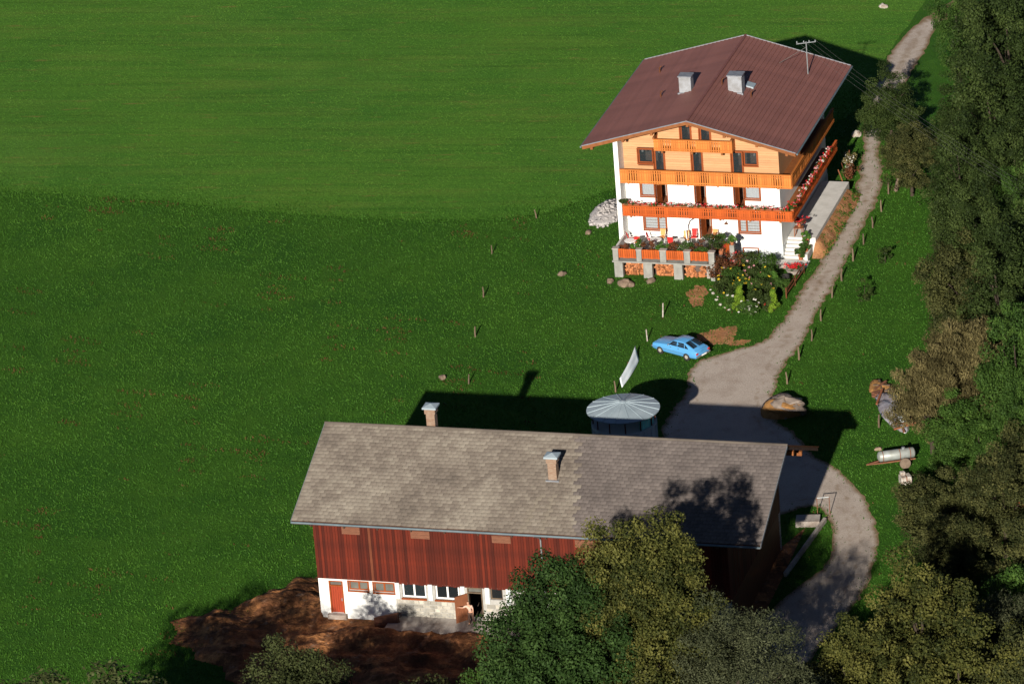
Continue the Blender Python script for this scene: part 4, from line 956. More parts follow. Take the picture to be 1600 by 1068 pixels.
for s in (-1, 1):
    zz = .93; y0, y1 = s*.745, s*.635
    for (xa, xb, xc, xd, nm) in ((.50, -.28, -.28, .10, 'side_window'), (-.34, -.98, -.90, -.34, 'side_window'), (-1.04, -1.38, -.98, -.98, 'quarter_window')):
        P = [(xa, y0, zz), (xb, y0, zz), (xc, y1, 1.255), (xd, y1, 1.255)] if nm == 'side_window' else [(xa, y0, zz), (xb, y0*.99, zz), (xc, y1*1.03, 1.22)]
        pane(cab, P if s > 0 else P[::-1], name=nm)
    for x_ in (1.30, -1.20):
        t = MB(); t.lathe([(.19, -.085), (.29, -.085), (.305, -.05), (.305, .05), (.29, .085), (.19, .085)], 20); wh = t.build('wheel', 'rubber', car, smooth=False, loc=(x_, s*.735, .30), rot=(R(90), 0, 0))
        t = MB(); t.lathe([(.20, -.07), (.20, .07), (.12, .092), (.05, .088)] if s < 0 else [(.05, -.088), (.12, -.092), (.20, -.07), (.20, .07)], 16); t.build('rim', 'rim', wh)
    b = MB(); b.lathe([(.085, -.02), (.085, .02), (.05, .035)], 14); b.build('headlight', 'chrome', car, loc=(2.07, s*.56, .60), rot=(0, R(80), 0))
    b = MB(); b.box(-2.145, -2.10, s*.66-.12, s*.66+.10, .60, .74); b.build('tail_light', 'taillight', car)
    b = MB(); b.box(-1.5, 1.9, s*.815-.012, s*.815+.012, .50, .525); b.build('trim_strip', 'chrome', car)
    b = MB(); b.bar((-.55, s*.82, .80), (-.40, s*.82, .80), .03, .03); b.bar((.32, s*.82, .80), (.17, s*.82, .80), .03, .03); b.build('door_handle', 'chrome', car)
    b = MB(); b.box(.38, .44, s*.78 if s > 0 else s*.95, s*.95 if s > 0 else s*.78, .92, 1.02); b.build('mirror', 'chrome', car)
b = MB(); b.box(2.06, 2.19, -.76, .76, .40, .50); b.build('front_bumper', 'chrome', car, bevel=.02)
b = MB(); b.box(-2.24, -2.10, -.76, .76, .42, .53); b.build('rear_bumper', 'chrome', car, bevel=.02)
b = MB(); b.box(-2.26, -2.242, -.26, .26, .44, .55); b.build('number_plate', 'white', car)
b = MB(); b.box(2.085, 2.115, -.45, .45, .52, .66); b.build('grille', 'rubber', car)
b = MB(); b.box(-.75, -.60, -.55, .55, .86, 1.12); b.box(.0, .12, -.5, -.1, .86, 1.15); b.box(.0, .12, .1, .5, .86, 1.15); b.build('seats', 'carseat', car)['kind'] = 'stuff'

# ------------------------------------------------------------------ slurry tank trailer
tk = thing('tank_trailer', 'grey cylindrical slurry tank on a two-wheeled trailer in the grass right of the drive', 'trailer', (26.0, -27.4, 0), R(8), scale=.86)
b = MB(); L_ = 1.45
b.tube([(-L_-.12, 0, 1.02), (-L_-.02, 0, 1.02), (-L_+.05, 0, 1.02), (L_-.05, 0, 1.02), (L_+.02, 0, 1.02), (L_+.12, 0, 1.02)], [.16, .36, .43, .43, .36, .16], 20)
tnk = b.build('tank', 'tanksteel', tk, smooth=True)
for x_ in (-1.15, .25, 1.1): b = MB(); b.tube([(x_-.03, 0, 1.02), (x_+.03, 0, 1.02)], .445, 20); b.build('band', 'rust', tnk)
b = MB(); b.lathe([(.14, 0), (.14, .16), (.05, .18)], 12, (.6, 0, 1.42)); b.build('filler_cap', 'steel', tnk)
b = MB(); b.bar((-2.5, 0, .48), (-1.2, -.28, .56), .09); b.bar((-2.5, 0, .48), (-1.2, .28, .56), .09); b.bar((-1.25, -.28, .56), (1.5, -.28, .56), .10); b.bar((-1.25, .28, .56), (1.5, .28, .56), .10); b.bar((.55, -.75, .45), (.55, .75, .45), .10); b.build('chassis', 'rust', tk)
for s in (-1, 1):
    t = MB(); t.lathe([(.24, -.13), (.42, -.13), (.46, -.08), (.46, .08), (.42, .13), (.24, .13)], 22); wh = t.build('wheel', 'tractortyre', tk, loc=(.55, s*.72, .46), rot=(R(90), 0, 0))
    t = MB(); t.lathe([(.25, -.06), (.25, .06), (.10, .10)] if s < 0 else [(.10, -.10), (.25, -.06), (.25, .06)], 16); t.build('rim', 'rust', wh)

# ------------------------------------------------------------------ covered hay mound by the yard
def heap(name, m, parent, rx, ry, h, seed, nx=26, ny=14, rough=.12, loc=None, p=.5, rot=None):
    rs = np.random.RandomState(seed); b = MB(); V = []; 
    ph = rs.uniform(0, 6.28, (8, 3)); fr = rs.uniform(1.5, 6, (8, 2))
    for i in range(nx):
        a = 2*math.pi*i/nx
        for j in range(ny+1):
            t = j/ny; r_ = math.cos(t*math.pi/2)**.8; z_ = math.sin(t*math.pi/2)**p
            k = 1+rough*sum(math.sin(fr[q, 0]*a*1.0+ph[q, 0]+fr[q, 1]*t*3) for q in range(8))/3
            V.append((rx*r_*k*math.cos(a), ry*r_*k*math.sin(a), h*z_*(1+rough*.5*math.sin(3*a+ph[0, 1]))-.04))
    F = [(i*(ny+1)+j, ((i+1) % nx)*(ny+1)+j, ((i+1) % nx)*(ny+1)+j+1, i*(ny+1)+j+1) for i in range(nx) for j in range(ny)]
    b.add(V, F); return b.build(name, m, parent, smooth=True, loc=loc, rot=rot)
mo = thing('covered_mound', 'brown mound with wrinkled grey tarpaulin over it at the right edge of the gravel yard', 'mound', (18.9, -16.9, 0), R(-14))
heap('pile', 'hay', mo, 1.45, 1.15, 1.0, 5, rough=.16)
heap('tarpaulin', 'tarp', mo, 1.32, 1.10, 1.12, 6, rough=.22, loc=(.18, .14, .03), p=.45)
heap('loose_end', 'hay', mo, .42, .40, .52, 7, loc=(-1.15, -.05, 0))

# ------------------------------------------------------------------ pale sheet along the fence
ps = thing('sheet_panel', 'long pale blue sheet propped aslant along the fence line beyond the silo', 'panel', (8.45, -7.85, 0))
b = MB(); n = 14; V = []
for i in range(n+1):
    t = i/n; x0_, y0_ = -.75+1.5*t, -2.35+4.7*t; k = .62+.42*t; sg_ = .10*math.sin(math.pi*t)
    for q in (0, .34, .67, 1): V.append((x0_-.16*k*q+sg_, y0_+1.15*k*q, .08+.66*k*q-.10*math.sin(math.pi*q)*(1+.5*math.sin(9*t))))
F = []
for i in range(n):
    for j in range(3): q = i*4+j; F.append((q, q+4, q+5, q+1))
b.add(V, F); o = b.build('sheet', 'paleblue', ps, smooth=True); sd = o.modifiers.new('solid', 'SOLIDIFY'); sd.thickness = .02; sd.offset = -1
for t in (.08, .5, .95):
    k = .62+.42*t; x0_, y0_ = -.75+1.5*t-.14*k, -2.35+4.7*t+1.17*k; q = MB(); q.tube([(x0_, y0_, -.1), (x0_, y0_, .06+.66*k)], .045, 6); q.build('post', 'darkwood', ps)

# ------------------------------------------------------------------ fence posts
ORD = ['first', 'second', 'third', 'fourth', 'fifth', 'sixth', 'seventh', 'eighth', 'ninth', 'tenth', 'eleventh']
pm = []
for k in range(3):
    q = MB(); rg = random.Random(k+30); q.tube([(0, 0, -.1), (rg.uniform(-.03, .03), rg.uniform(-.03, .03), .5), (rg.uniform(-.05, .05), rg.uniform(-.05, .05), 1.0)], [.075, .07, .055], 7); pm.append(q.mesh('fence_post', 'greypost'))
for i, (x, y) in enumerate([(19.6, -11.8), (20.8, -7.6), (22.0, -4.3), (23.0, -.7), (24.2, 3.5), (25.2, 6.6), (26.4, 10.3), (27.5, 13.5), (28.5, 16.7), (29.5, 19.9), (30.4, 23.5)]):
    o = inst('fence_post', pm[i % 3], None, (x, y, 0), (random.uniform(-.06, .06), random.uniform(-.06, .06), i), random.uniform(.88, 1.08)); tag(o, 'weathered fence post right of the drive, '+ORD[i]+' counting up from the covered mound', 'post', 'posts right of the drive')
LP = ['beside the corner where the mown meadow meets the house lawn', 'farthest but one in the sparse row across the meadow', 'in the middle of the sparse row across the meadow', 'second nearest in the sparse row across the meadow', 'nearest the barn in the sparse row across the meadow']
for i, (x, y) in enumerate([(2.7, 24.3), (-1.0, 17.6), (-1.9, 9.1), (-2.7, 1.5), (-3.4, -7.2)]):
    o = inst('fence_post', pm[i % 3], None, (x, y, 0), (random.uniform(-.1, .1), random.uniform(-.1, .1), i), random.uniform(.75, .95)); tag(o, 'thin grey post '+LP[i], 'post', 'posts across the meadow')
q = MB(); q.tube([(0, 0, -.1), (.02, 0, 1.15)], [.06, .055], 7); wm = q.mesh('fence_post', 'whiteworn')
tag(inst('fence_post', wm, None, (11.4, 2.4, 0), (0, .05, 0)), 'tall pale post with a white insulator on the lawn below the wood bays', 'post')
tag(inst('fence_post', wm, None, (10.0, -1.9, 0), (0, -.08, 1), .85), 'short white post on the lawn left of the blue car', 'post')
tag(inst('fence_post', pm[1], None, (25.4, -20.7, 0), (.1, .05, 0), 1.05), 'lone post standing beside the heap under plastic', 'post')
tag(inst('fence_post', pm[0], None, (7.2, -10.8, 0), (0, 0, 0), .9), 'post at the near end of the pale blue sheet', 'post')
q = MB(); q.tube([(0, 0, 0), (.45, .15, 1.55)], [.17, .14], 10); o = q.build('leaning_log', 'boulder', None, loc=(31.0, 23.9, 0)); tag(o, 'thick log leaning in the grass under the roadside trees', 'log')
tp = thing('washing_post', 'white T-shaped washing line post in the clearing at the right edge', 'post', (34.5, -25.0, 0), R(-8))
q = MB(); q.tube([(0, 0, -.1), (0, 0, 1.9)], .05, 8); q.build('pole', 'metalwhite', tp); q = MB(); q.bar((-.85, 0, 1.88), (.75, 0, 1.92), .08); q.build('crossbar', 'metalwhite', tp)

# ------------------------------------------------------------------ rocks and rubble
def rock(x, y, s, seed, label, m='boulder', cat='rock', name='rock', group=None, z=0):
    rg = random.Random(seed); bm = bmesh.new(); bmesh.ops.create_icosphere(bm, subdivisions=2, radius=1)
    for v in bm.verts:
        n_ = Vector(v.co); v.co *= .8+.35*abs(math.sin(n_.x*2.3+seed)*math.cos(n_.y*2.9+seed*2))+rg.uniform(-.06, .06)
        v.co.x *= s*rg.uniform(.97, 1.03); v.co.y *= s*.75; v.co.z *= s*.58
    me = bpy.data.meshes.new(name); bm.to_mesh(me); bm.free(); me.materials.append(MATS[m]); o = inst(name, me, None, (x, y, s*.25+z), (0, 0, seed*1.3)); tag(o, label, cat, group); return o
rock(7.8, 10.0, .38, 1, 'round brown rock on the lawn, leftmost below the wood bays', group='rocks below the terrace')
rock(8.85, 9.2, .62, 2, 'broad brown rock on the lawn below the leftmost wood bay', group='rocks below the terrace')
rock(9.35, 9.0, .40, 6, 'small brown rock touching the broad rock below the leftmost wood bay', group='rocks below the terrace')
rock(10.9, 9.4, .42, 3, 'squarish brown rock at the foot of the pier between two wood bays', group='rocks below the terrace')
rock(-5.3, -5.8, .36, 4, 'reddish stone lying alone in the meadow near the barn shadow', group='stones in the meadow')
rock(4.2, 12.2, .40, 5, 'flat reddish stone in the lawn left of the terrace', group='stones in the meadow')
rock(29.1, 36.7, .55, 8, 'pale boulder at the back right of the guest house beside the track', 'whiteworn')
rock(34.2, 66.7, .42, 9, 'small white stone in the far mown meadow near the top edge', 'whiteworn')
rock(25.0, -24.5, .28, 12, 'small reddish stone in the grass between tank trailer and drive')
rock(6.6, 20.3, .35, 13, 'reddish earth clod on the lawn beside the rubble heap')
rb = thing('rubble_heap', 'heap of pale grey rubble against the left wall of the guest house', 'rubble', (8.3, 24.0, 0), -HYAW)
rs = np.random.RandomState(4); V = []; F = []; lv = []
for i in range(420):
    a = rs.uniform(0, 6.28); r_ = rs.rand()**.6; x, y = math.cos(a)*r_*1.25, math.sin(a)*r_*2.9; z_ = .75*(1-r_)**.8; s = rs.uniform(.05, .17); n = len(V); q = rs.rand(3, 3)
    ax = [np.array(v_)*s*rs.uniform(.7, 1.2) for v_ in np.linalg.qr(rs.normal(size=(3, 3)))[0]]; c0 = np.array((x, y, z_*rs.uniform(.6, 1)+.03))
    for sx in (-1, 1):
        for sy in (-1, 1):
            for sz in (-1, 1): V.append(c0+ax[0]*sx*rs.uniform(.7, 1)+ax[1]*sy*rs.uniform(.7, 1)+ax[2]*sz*rs.uniform(.7, 1))
    for f_ in ((0, 1, 3, 2), (4, 6, 7, 5), (0, 4, 5, 1), (2, 3, 7, 6), (0, 2, 6, 4), (1, 5, 7, 3)): F.append([n+k for k in f_]); lv.append(rs.rand()*.6+.2*(i % 2))
me = np_mesh('stones', np.array(V), np.array(F), 'rubble', np.array(lv)); o = inst('stones', me, rb); o['kind'] = 'stuff'
heap('core', 'rubble', rb, 1.1, 2.6, .55, 3)

# ------------------------------------------------------------------ heap under plastic, bucket, box
jp = thing('covered_junk_heap', 'long scrap heap under shiny grey plastic beside the willow', 'heap', (26.7, -18.8, 0), R(8))
heap('plastic_cover', 'plastic', jp, .85, 3.0, .85, 14, rough=.25, nx=30, ny=16)
for i, (xa, ya, xb, yb, z_) in enumerate(((-.8, -3.1, .9, -2.9, .35), (-.7, -2.6, .6, -3.3, .55), (.5, -3.4, .8, -1.6, .6), (-.2, -3.7, -.1, -2.2, .3), (-1.0, 1.2, -.1, 3.2, .5), (.6, -2.0, 1.1, -.2, .5))):
    q = MB(); q.bar((xa, ya, z_), (xb, yb, z_+.18), .14, .10); q.build('plank', 'rust' if i % 2 else 'doorwood', jp)
q = MB(); q.box(-.45, .20, -.30, .30, 0, .42); q.build('crate', 'rust', jp, bevel=.03, loc=(-.3, 3.5, 0), rot=(0, 0, R(20)))
q = MB(); q.box(-.30, .35, -.25, .25, 0, .34); q.build('crate', 'boulder', jp, bevel=.03, loc=(.5, 3.8, 0), rot=(0, 0, R(-15)))
heap('debris', 'hay', jp, .75, 1.1, .45, 33, rough=.3, loc=(.1, 4.5, 0))
for i, (xa, ya, xb, yb, z_) in enumerate(((-.5, 3.9, .6, 5.0, .42), (-.4, 4.8, .7, 4.2, .40), (-.9, 3.2, .2, 3.0, .30), (.0, 4.0, .2, 5.5, .36))):
    q = MB(); q.bar((xa, ya, z_), (xb, yb, z_+.08), .16, .05); q.build('plank', 'greypost' if i % 2 else 'rust', jp)
bk = thing('bucket', 'pale blue bucket standing on the near end of the scrap heap', 'bucket', (27.0, -21.3, .58))
q = MB(); q.lathe([(.17, 0), (.24, .52), (.25, .53), (.22, .52), (.15, .03)], 16); q.build('pail', 'paleblue', bk); q = MB(); q.tube([(-.24, 0, .50), (-.2, .1, .62), (0, .16, .70), (.2, .1, .62), (.24, 0, .50)], .012, 5); q.build('handle', 'steel', bk)
bx_ = thing('crate', 'small whitish crate with a cloth bundle on the grass below the tank trailer', 'crate', (26.3, -30.4, 0), R(12))
q = MB(); q.box(-.38, .38, -.35, .35, 0, .62); q.build('box', 'whiteworn', bx_, bevel=.03); q = MB(); q.box(-.02, .05, -.365, .1, .30, .635); q.build('strap', 'rust', bx_)
q = MB(); q.box(-.30, .05, .0, .36, .62, .85); q.build('bundle', 'whiteworn', bx_, bevel=.05)
wb = thing('white_flower_stake', 'tall ragged white plant with red stems at the far end of the side terrace', 'plant', (27.8, 28.4, 0), R(-10))
rs = np.random.RandomState(8); P = [(rs.normal()*.16, rs.normal()*.6, .4+rs.rand()*1.4) for _ in range(22)]
inst('dry_leaves', leaf_cloud('dry_leaves', P, [.26]*22, 40, .15, 'leaf_willow', 3), wb)
P = P[:14]; inst('blossom', leaf_cloud('blossom', P, [.22]*14, 26, .13, 'flower_white', 3), wb)
P = [(rs.normal()*.3, -.9+rs.normal()*.5, .2+rs.rand()*.8) for _ in range(14)]; inst('foliage', leaf_cloud('foliage', P, [.28]*14, 40, .16, 'leaf_red', 4), wb)
q = MB(); q.tube([(0, 0, 0), (.05, .1, 2.0)], .05, 6); q.tube([(-.2, -.9, 0), (-.5, -1.1, 1.4)], .035, 6); q.build('stake', 'darkwood', wb)
rp_ = MB(); rp_.tube([(0, 0, 0), (-.55, .1, 1.9)], .045, 6); o = rp_.build('leaning_pole', 'doorwood', None, loc=hw(14.3, 13.9, 0)); tag(o, 'thin pole leaning at the far end of the side terrace', 'pole')

# ------------------------------------------------------------------ flower boxes, plants
def flower_mesh(L, seed, nf=46, ng=60, cols=('flower_red', 'flower_red', 'flower_white', 'flower_pink')):
    rs = np.random.RandomState(seed); out = []
    P = [(rs.uniform(-L/2, L/2), rs.normal()*.08, .10+rs.rand()*.10) for _ in range(int(9*L))]
    out.append(('leaves', leaf_cloud('leaves', P, [.13]*len(P), 26, .085, 'leaf_green', seed)))
    for i, c in enumerate(('flower_red', 'flower_white', 'flower_pink')):
        k = int(L*(9, 3, 3)[i]); P = [(rs.uniform(-L/2, L/2), rs.normal()*.10-.04, .14+rs.rand()*.20) for _ in range(k)]
        out.append(('blossoms', leaf_cloud('blossoms', P, [.075]*k, 16, .07, c, seed+i+1)))
    return out
bxm = MB().box(-.6, .6, -.10, .10, -.10, .10).mesh('box', 'pot'); FM = [flower_mesh(1.2, 60+i) for i in range(4)]
def flower_box(loc, rz, label, group, k):
    t = thing('flower_box', label, 'flower box', loc, rz, group); inst('box', bxm, t)
    for nm, me in FM[k % 4]:
        o = inst(nm, me, t); o['kind'] = 'stuff'
for k in range(10): flower_box(hw(1.15+k*1.30, -1.27, F1+.66), -HYAW, 'geranium box on the front rail of the first floor balcony, '+ORD[k]+' from the left', 'geraniums on the front balcony', k)
for k in range(9): flower_box(hw(13.68, -.6+k*1.45, F1+.66), -HYAW+math.pi/2, 'geranium box on the side rail of the first floor balcony, '+ORD[k]+' from the corner', 'geraniums on the side balcony', k+1)
def shrub(name, label, loc, h, r, m, n=26, seed=1, leaf=.14, flowers=None, pot=None, group=None, cat='shrub', per=70, stem=True, conic=False):
    t = thing(name, label, cat, loc, 0, group); rs = np.random.RandomState(seed); P = []; z0 = .35 if pot else .05
    for _ in range(n):
        a = rs.uniform(0, 6.28); q = rs.rand()**.6; zz = rs.rand(); rr = r*(1-zz*.9) if conic else r*math.sqrt(max(.1, 1-(zz*1.6-.7)**2))*1.0
        P.append((math.cos(a)*q*rr, math.sin(a)*q*rr, z0+zz*(h-z0)))
    cr = .16 if conic else min(.42, max(.14, r*.32)); inst('foliage', leaf_cloud('foliage', P, [cr]*n, per, leaf, m, seed+9), t)
    q = MB(); q.tube([(0, 0, -.05), (0, 0, h*.7)], [.04, .015], 6); q.build('stem', 'bark', t)
    if flowers:
        for fm, k in flowers:
            Q = [np.array(P[rs.randint(n)])+rs.normal(size=3)*[r*.3, r*.3, .12]+[0, 0, cr*.7] for _ in range(k)]; o = inst('blossoms', leaf_cloud('blossoms', Q, [.09]*k, 16, .085, fm, seed+20), t); o['kind'] = 'stuff'
    if pot: q = MB(); q.lathe([(pot*.7, 0), (pot, .36), (pot*1.08, .37), (pot*.9, .36), (pot*.6, .05)], 14); q.build('pot', 'pot', t)
    return t
for (x, y, h, r, m, lab) in ((2.2, -4.1, 1.05, .45, 'leaf_bright', 'bushy green plant in a pot behind the second terrace panel, leftmost green one'), (4.1, -4.05, 1.0, .42, 'leaf_bright', 'bushy green pot plant at the middle of the terrace rail'), (5.9, -4.0, 1.05, .50, 'leaf_green', 'wide green pot plant behind the gap by the fourth terrace panel'),
     (3.0, -4.0, 1.1, .42, 'leaf_red', 'dark reddish pot plant between the two leftmost green terrace plants'), (4.9, -4.0, 1.1, .42, 'leaf_red', 'dark reddish pot plant right of the terrace middle'), (6.9, -3.8, 1.15, .45, 'leaf_red', 'dark reddish pot plant near the right end of the terrace rail'), (1.1, -4.0, .75, .28, 'leaf_red', 'small dark pot plant in the left corner of the terrace'),
     (7.9, -3.6, 1.5, .55, 'leaf_dark', 'tall dark green plant at the right corner of the terrace'), (8.4, -2.9, 1.3, .45, 'leaf_green', 'green climber at the top of the terrace stair'), (7.1, -4.1, .8, .4, 'leaf_green', 'low green pot plant behind the rightmost terrace panel')):
    shrub('potted_plant', lab, hw(x, y, DK-.02), h*1.25, r*1.3, m, 16, int(x*13), .11, pot=.2, group='plants along the terrace rail', cat='plant')
shrub('potted_plant', 'bright green plant on top of the stair pier', hw(9.38, -3.18, DK+.9), .75, .38, 'leaf_bright', 12, 5, .11, pot=.16, cat='plant')
shrub('potted_plant', 'dark plant hanging at the left end of the first floor balcony', hw(.45, -1.35, F1+.62), .55, .33, 'leaf_dark', 10, 6, .11, pot=.12, cat='plant')
shrub('potted_plant', 'dark green plant where front and side balconies meet', hw(13.75, -1.2, F1+.62), .55, .35, 'leaf_green', 12, 7, .11, pot=.12, flowers=(('flower_red', 10),), cat='plant')
for (x, y, z_, h, r, m, lab) in ((14.15, 1.0, .35, 1.0, .42, 'leaf_bright', 'bright green pot plant at the top of the side steps'), (14.2, .35, .3, .95, .42, 'leaf_green', 'green pot plant halfway down the side steps'), (13.95, -.3, .10, .9, .40, 'leaf_green', 'green pot plant at the foot of the side steps')):
    shrub('potted_plant', lab, hw(x, y, z_ if y < .9 else SZ-.35), h, r, m, 14, int(h*70+x), .12, pot=.2, group='plants on the side steps', cat='plant')
shrub('potted_plant', 'red flowering plant on a small table at the house corner by the side steps', hw(13.45, 1.75, SZ+.75), .6, .5, 'leaf_red', 10, 77, .1, pot=.15, flowers=(('flower_red', 40),), cat='plant')
tbl = thing('side_table', 'small wooden table under red flowers at the house corner', 'table', hw(13.4, 1.75, SZ), -HYAW)
q = MB(); q.box(-.35, .35, -.3, .3, .70, .75); q.build('table_top', 'doorwood', tbl)
for sx in (-.3, .3):
    for sy in (-.25, .25): q = MB(); q.box(sx-.03, sx+.03, sy-.03, sy+.03, 0, .70); q.build('leg', 'doorwood', tbl)
pl = thing('planter', 'low round stone planter with red flowers beside the paved path', 'planter', hw(14.0, -2.55, 0))
q = MB(); q.lathe([(.55, 0), (.7, .32), (.64, .32), (.6, .24)], 18); q.build('bowl', 'oldconcrete', pl)
rs = np.random.RandomState(5); P = [(rs.normal()*.33, rs.normal()*.3, .35+rs.rand()*.15) for _ in range(16)]; inst('leaves', leaf_cloud('leaves', P, [.18]*16, 30, .1, 'leaf_green', 5), pl)
P = [(rs.normal()*.33, rs.normal()*.28, .5+rs.rand()*.12) for _ in range(34)]; o = inst('blossoms', leaf_cloud('blossoms', P, [.1]*34, 18, .09, 'flower_red', 6), pl); o['kind'] = 'stuff'
# garden in front of the house
G = [  # x, y (world), h, r, mat, label, flowers
 (16.3, 11.1, 1.7, .9, 'leaf_red', 'reddish rose bush at the back left of the flower garden, nearest the stair', (('flower_red', 26),)), (17.2, 9.9, 1.5, .85, 'leaf_red', 'reddish bush with red blooms in the middle of the garden back row', (('flower_red', 20),)), (16.2, 8.8, 1.5, .8, 'leaf_red', 'dark reddish shrub at the left edge of the flower garden', (('flower_red', 10),)),
 (18.4, 9.6, 1.3, .8, 'leaf_dark', 'dark green bush in the garden under the cellar window', None), (19.6, 9.2, 1.3, .85, 'leaf_green', 'broad green bush at the back of the garden by the kerb', None), (17.0, 7.4, 1.2, .8, 'leaf_green', 'green bush with yellow flowers left of the garden centre', (('flower_yellow', 34),)), (16.3, 6.2, 1.0, .7, 'leaf_dark', 'low dark green bush at the left front of the garden', (('flower_yellow', 10),)),
 (18.4, 7.4, 1.1, .8, 'leaf_dark', 'dark leafy bush in the garden centre', (('flower_pink', 12),)), (19.7, 7.2, 1.1, .8, 'leaf_green', 'leafy green bush right of the garden centre', (('flower_yellow', 10),)), (18.0, 5.6, 1.0, .8, 'leaf_green', 'flowering bush with yellow and pink blooms behind the lime conifer', (('flower_yellow', 22), ('flower_pink', 12))), (19.2, 5.2, 1.0, .8, 'leaf_dark', 'dark bush with yellow dots in the front right garden', (('flower_yellow', 18), ('flower_pink', 8))),
 (20.5, 5.6, .9, .6, 'leaf_green', 'green bush along the garden rail', None), (18.6, 3.2, 1.0, .6, 'leaf_dark', 'dark bluish round bush at the garden front', (('flower_yellow', 6),)), (19.3, 2.3, .95, .55, 'leaf_dark', 'small dark bush at the front tip of the garden', (('flower_red', 10),)), (17.8, 2.0, .7, .65, 'leaf_green', 'white flowering bush at the front of the garden', (('flower_white', 44),)), (16.7, 3.4, .7, .5, 'leaf_green', 'white flowers left of the lime conifer', (('flower_white', 22),))]
for i, (x, y, h, r, m, lab, fl) in enumerate(G): shrub('garden_bush', lab, (x, y, 0), h*1.12, r*1.2, m, 32, 200+i, .14, [(f_, max(4, int(n_*.6))) for f_, n_ in fl] if fl else None, group='bushes in the flower garden', per=75)
shrub('dwarf_conifer', 'pointed lime green dwarf conifer at the front left of the garden', (17.24, 2.6, 0), 1.9, .62, 'leaf_lime', 60, 301, .10, cat='conifer', conic=True, per=60)
shrub('dwarf_conifer', 'lime green dwarf conifer at the front right of the garden', (19.7, 1.9, 0), 1.7, .5, 'leaf_lime', 46, 302, .10, cat='conifer', conic=True, per=60)
shrub('dwarf_conifer', 'rounded lime green conifer at the back right of the garden', (20.1, 6.0, 0), 1.5, .48, 'leaf_bright', 40, 303, .10, cat='conifer', conic=True, per=60)
fr = thing('garden_rail', 'dark leaning wooden rail between the flower garden and the drive', 'fence', (21.6, 6.4, 0), 0)
for (xa, ya, xb, yb, za, zb) in ((.9, 2.3, -.75, -2.2, .75, .65), (.95, 2.2, -.8, -2.3, .40, .34)): q = MB(); q.tube([(xa, ya, za), (xb, yb, zb)], .055, 7); q.build('rail', 'darkwood', fr)
for t in (0, .5, 1): q = MB(); q.tube([(.92-1.7*t, 2.25-4.5*t, -.1), (.92-1.7*t, 2.25-4.5*t, .85)], .06, 7); q.build('post', 'darkwood', fr)
br = MB(); br.lathe([(.26, 0), (.33, .35), (.30, .72), (.26, .72), (.28, .35), (.2, .05)], 16); o = br.build('water_barrel', 'rubber', None, loc=(21.0, 6.9, 0)); tag(o, 'black water barrel in the back right corner of the garden', 'barrel')
GS = [(15.6, 5.4), (15.7, 4.7), (15.9, 4.0), (16.1, 3.3), (16.4, 2.7), (15.5, 6.1), (15.4, 6.9)]
for i, (x, y) in enumerate(GS): rock(x+random.uniform(-.15, .15), y+random.uniform(-.2, .2), .10+.04*(i % 3), 40+i, 'small pale edging stone along the left border of the flower garden', 'whiteworn', 'stone', 'edging_stone', 'garden edging stones')
shrub('meadow_bush', 'small dark bush alone in the grass right of the drive, farther one', (28.8, 9.6, 0), 1.5, .6, 'leaf_dark', 14, 401, .14, per=35, group='bushes right of the drive')
shrub('meadow_bush', 'small dark bush alone in the grass right of the drive, nearer one', (26.6, 2.6, 0), 1.6, .65, 'leaf_dark', 16, 402, .14, per=35, group='bushes right of the drive')

# ------------------------------------------------------------------ terrace furniture
def chair(loc, rz, cloth, label):
    t = thing('terrace_chair', label, 'chair', loc, rz, 'terrace chairs')
    q = MB(); q.box(-.22, .22, -.22, .22, .42, .47); q.build('seat', cloth, t, bevel=.01)
    q = MB(); q.add([(-.22, .20, .50), (.22, .20, .50), (.22, .34, .98), (-.22, .34, .98), (-.22, .24, .50), (.22, .24, .50), (.22, .38, .98), (-.22, .38, .98)], [(0, 1, 2, 3), (7, 6, 5, 4), (0, 4, 5, 1), (1, 5, 6, 2), (2, 6, 7, 3), (3, 7, 4, 0)]); q.build('backrest', cloth, t)
    for sx in (-.2, .2):
        q = MB(); q.tube([(sx, -.2, .0), (sx, -.18, .43)], .018, 6); q.build('leg', 'white', t); q = MB(); q.tube([(sx, .24, .0), (sx, .19, .45), (sx, .36, .98)], .018, 6); q.build('leg', 'white', t)
        q = MB(); q.tube([(sx*1.1, -.2, .62), (sx*1.1, .22, .66)], .02, 6); q.build('armrest', 'white', t)
for (x, y, a, c, lab) in ((.95, -1.5, 120, 'redcloth', 'red chair at the far left of the terrace by the side wall'), (1.55, -2.1, 200, 'redcloth', 'red chair in the left corner of the terrace facing the white table'), (2.55, -1.5, 95, 'redcloth', 'red chair left of the first white table by the window'), (3.3, -1.0, 0, 'orangecloth', 'tan chair under the ground floor window'),
      (4.25, -1.9, 180, 'redcloth', 'red chair between the two white terrace tables'), (5.25, -1.2, 10, 'orangecloth', 'tan chair left of the white pipe on the terrace'), (5.75, -.75, 5, 'redcloth', 'red chair just left of the open terrace door'), (7.3, -.7, -10, 'orangecloth', 'tan chair just right of the open terrace door')):
    chair(hw(x, y, DK-.02), -HYAW+R(a), c, lab)
for (x, y, lab) in ((3.1, -2.2, 'white round table on the left half of the terrace'), (4.95, -2.2, 'white round table near the white pipe on the terrace'), (1.2, -2.6, 'white round table in the left corner of the terrace')):
    t = thing('terrace_table', lab, 'table', hw(x, y, DK-.02), -HYAW, 'terrace tables'); q = MB(); q.lathe([(.46, .70), (.47, .72), (.46, .74), (.02, .745)], 20); q.build('table_top', 'white', t)
    q = MB(); q.tube([(0, 0, .03), (0, 0, .70)], .03, 8); q.build('pedestal', 'white', t); q = MB(); q.lathe([(.28, 0), (.28, .03), (.03, .06)], 16); q.build('foot', 'white', t)

